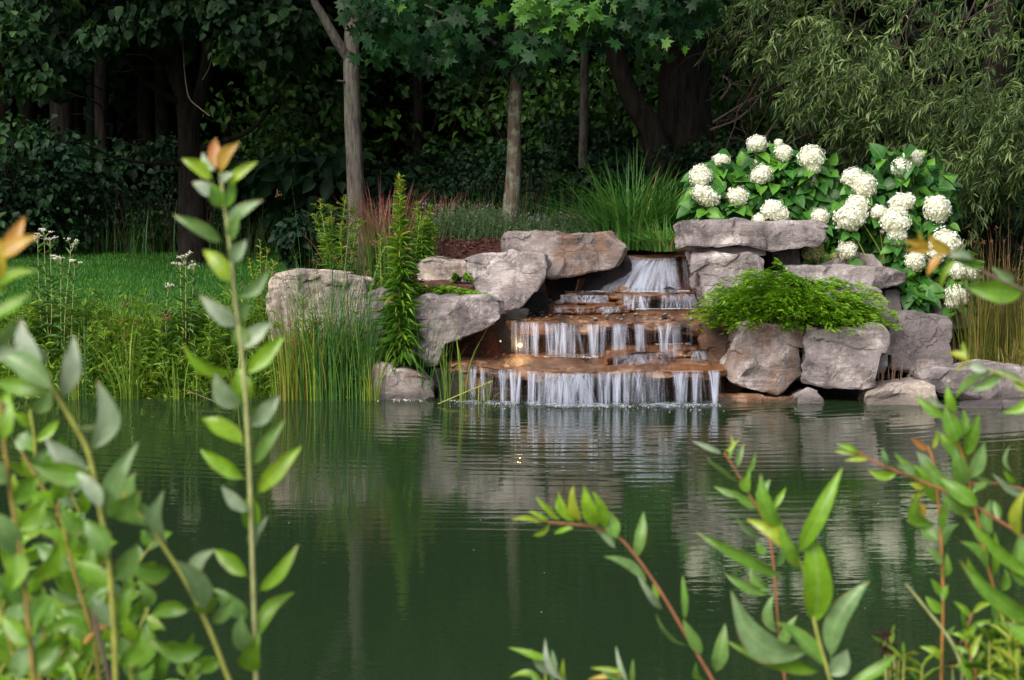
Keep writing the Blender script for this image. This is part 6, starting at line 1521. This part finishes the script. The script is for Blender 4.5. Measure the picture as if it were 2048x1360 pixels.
shoot('leafy upright shoot behind the red branch', [(2040, 1400), (2015, 1280), (1992, 1190), (1972, 1120), (1958, 1050), (1942, 985), (1930, 925), (1914, 880), (1904, 840)], 3.1, 0.0048, 0.0022, 'stem_orange', [
    ((1914, 828), (1894, 770), 26, 0.56, 0.1), ((1894, 838), (1831, 792), 26, 0.5), ((1892, 814), (1856, 786), 16, 0.1), ((1916, 888), (1890, 812), 46, 0.45, 0.1), ((1920, 878), (1927, 818), 24, 0.5), ((1931, 915), (1956, 830), 34, 0.5, 0.2), ((1938, 960), (1968, 885), 38, 0.3, 0.1), ((1932, 972), (1910, 896), 46, 0.4, 0.1), ((1906, 920), (1870, 858), 26, 0.5), ((1918, 900), (1880, 870), 24, 0.6), ((1968, 1098), (1933, 1038), 40, 0.35), ((1985, 1072), (1980, 1000), 34, 0.35), ((1974, 1142), (1923, 1082), 30, 0.45), ((1985, 1155), (1992, 1065), 22, 0.55), ((1994, 1192), (1932, 1118), 30, 0.5), ((2000, 1185), (2012, 1138), 26, 0.5), ((2005, 1250), (1985, 1200), 36, 0.3)])
shoot('thin twig with narrow curled leaves at the right edge', [(2180, 1050), (2110, 1000), (2060, 982), (1995, 967), (1946, 968)], 3.0, 0.0036, 0.002, 'stem_red', [((2062, 988), (1990, 948), 22, 0.12), ((2032, 967), (2008, 944), 18, 0.6), ((2026, 946), (2018, 893), 12, 0.25), ((1975, 968), (1945, 985), 20, 0.4), ((1990, 965), (1952, 955), 14, 0.3), ((2075, 985), (2050, 940), 26, 0.4)])
shoot('spotted branch with orange tip leaves crossing before the hydrangea', [(2230, 760), (2150, 640), (2065, 588), (2000, 560), (1940, 530), (1892, 506), (1862, 497)], 2.6, 0.0042, 0.002, 'twig_pale', [
    ((2050, 585), (1938, 578), 62, 0.5, 0.15), ((1862, 492), (1810, 482), 24, 0.95), ((1866, 498), (1812, 500), 20, 0.9), ((1906, 505), (1858, 470), 32, 0.86, 0.2), ((1882, 506), (1853, 550), 22, 0.92), ((1916, 516), (1880, 578), 18, 0.72), ((1968, 536), (1912, 522), 26, 0.5), ((2032, 560), (1985, 535), 24, 0.25), ((1950, 530), (1900, 512), 20, 0.1), ((1845, 500), (1838, 465), 14, 0.9)], spot=True)
shoot('branch with pale woolly tip reaching in over the shore rocks', [(2230, 900), (2140, 810), (2065, 775), (2010, 752), (1965, 735), (1930, 718)], 2.7, 0.0040, 0.002, 'stem_green', [
    ((1935, 722), (1898, 704), 18, 0.8), ((1937, 720), (1924, 682), 13, 0.74), ((1942, 726), (1908, 748), 14, 0.86), ((1978, 738), (1932, 730), 28, 0.04), ((1988, 742), (1908, 792), 22, 0.5), ((2050, 764), (1990, 738), 24, 0.1), ((2012, 750), (1955, 772), 20, 0.4), ((2002, 752), (1935, 778), 20, 0.3), ((2064, 782), (2004, 824), 28, 0.56), ((2070, 778), (2020, 755), 18, 0.7)])
shoot('large dark green leaves curving in at the lower right edge', [(2160, 1420), (2140, 1330), (2110, 1230), (2085, 1150), (2070, 1060)], 2.5, 0.0060, 0.004, 'stem_green', [((2090, 1165), (1928, 1034), 34, 0.48, 0.2, 0.05), ((2095, 1250), (1922, 1130), 46, 0.5, 0.3, 0.05), ((2060, 1180), (2045, 1070), 62, 0.42), ((2040, 1078), (2052, 978), 32, 0.76), ((2110, 1300), (2010, 1240), 50, 0.45)], name='broad_leaf_plant', cat='plant')
def spiky(label, px, py, Yd, n, hpx):
    c = at(px, py, Yd)
    g0 = np.array([c[0], Yd, gz(c[0], Yd) - 0.02])
    root = thing('spiky_plant', label, 'plant', g0)
    ms, ml = MB(), MB()
    for k in range(4):
        top = c + R.normal(size=3) * np.array([0.02, 0.03, 0.012])
        pth = smooth_path([g0 + R.normal(size=3) * 0.02, (g0 + top) / 2, top], 12)
        tube(ms, pth, np.linspace(0.004, 0.002, 12), 5)
        m_ = n // 4
        u = 0.5 + 0.5 * R.random(m_) ** 0.7; P_ = polyline(pth, u); az = R.uniform(0, 6.28, m_)
        L_ = hpx * Yd / F * R.uniform(0.5, 1.0, m_)
        scatter(ml, LA3, P_, np.stack([np.cos(az), np.sin(az), R.uniform(0.4, 1.6, m_)], 1), nrm(UP + R.normal(size=(m_, 3)) * 0.4), L_, L_ * 0.13, np.clip(R.normal(0.75, 0.12, m_), 0, 0.92))
    ms.build('stem', M['stem_green'], root); ml.build('leaves', M['gold'], root)
spiky('bright narrow leaved plant in the lower right corner', 2010, 1255, 2.9, 120, 90)
spiky('second bright narrow leaved plant right of the first in the corner', 2050, 1300, 2.8, 110, 90)
spiky('small bright narrow leaved plant at the foot of the red stem', 1800, 1315, 3.0, 90, 70)
def seedhead(label, px, py, Yd):
    p = at(px, py, Yd); g0 = np.array([p[0] + 0.02, Yd, gz(p[0], Yd)])
    root = thing('seed_stalk', label, 'seed head', g0, 'dark seed heads in the near bank')
    mb = MB(); tube(mb, smooth_path([g0, (g0 + p) / 2 + np.array([0.01, 0, 0]), p], 10), 0.002, 5); mb.build('stem', M['stem_pale'], root)
    mb = MB(); q = p + R.normal(size=(26, 3)) * 0.006; blobs(mb, q, R.uniform(0.002, 0.0045, 26), 1.2); mb.build('seed_head', M['dark_head'], root)
for px, py, lab in [(1770, 1272, 'dark seed head left of the orange stem, highest of the group'), (1770, 1296, 'dark seed head just under the highest one'), (1922, 1275, 'dark seed head right of the orange stem'), (1940, 1287, 'small dark seed head beside the one right of the stem'), (1978, 1318, 'dark seed head farthest right'), (1905, 1332, 'dark seed head close to the foot of the orange stem'), (1940, 1350, 'lowest dark seed head at the bottom edge'), (1788, 1300, 'small dark seed head over the narrow leaves'), (1960, 1296, 'tiny dark seed head left of the farthest right one')]:
    seedhead(lab, px, py, 3.0)
mb = MB(); p = [at(1812, 1168, 2.9), at(1850, 1215, 2.9), at(1900, 1280, 2.9), at(1925, 1340, 2.9), at(1935, 1420, 2.9)]
p.append(np.array([p[-1][0], 2.9, gz(p[-1][0], 2.9)]))
tube(mb, smooth_path(p[::-1], 24), np.linspace(0.004, 0.002, 24), 6)
tag(mb.build('dry_stalk', M['stem_pale']), 'bent dry stalk leaning left across the orange stem', 'stalk')
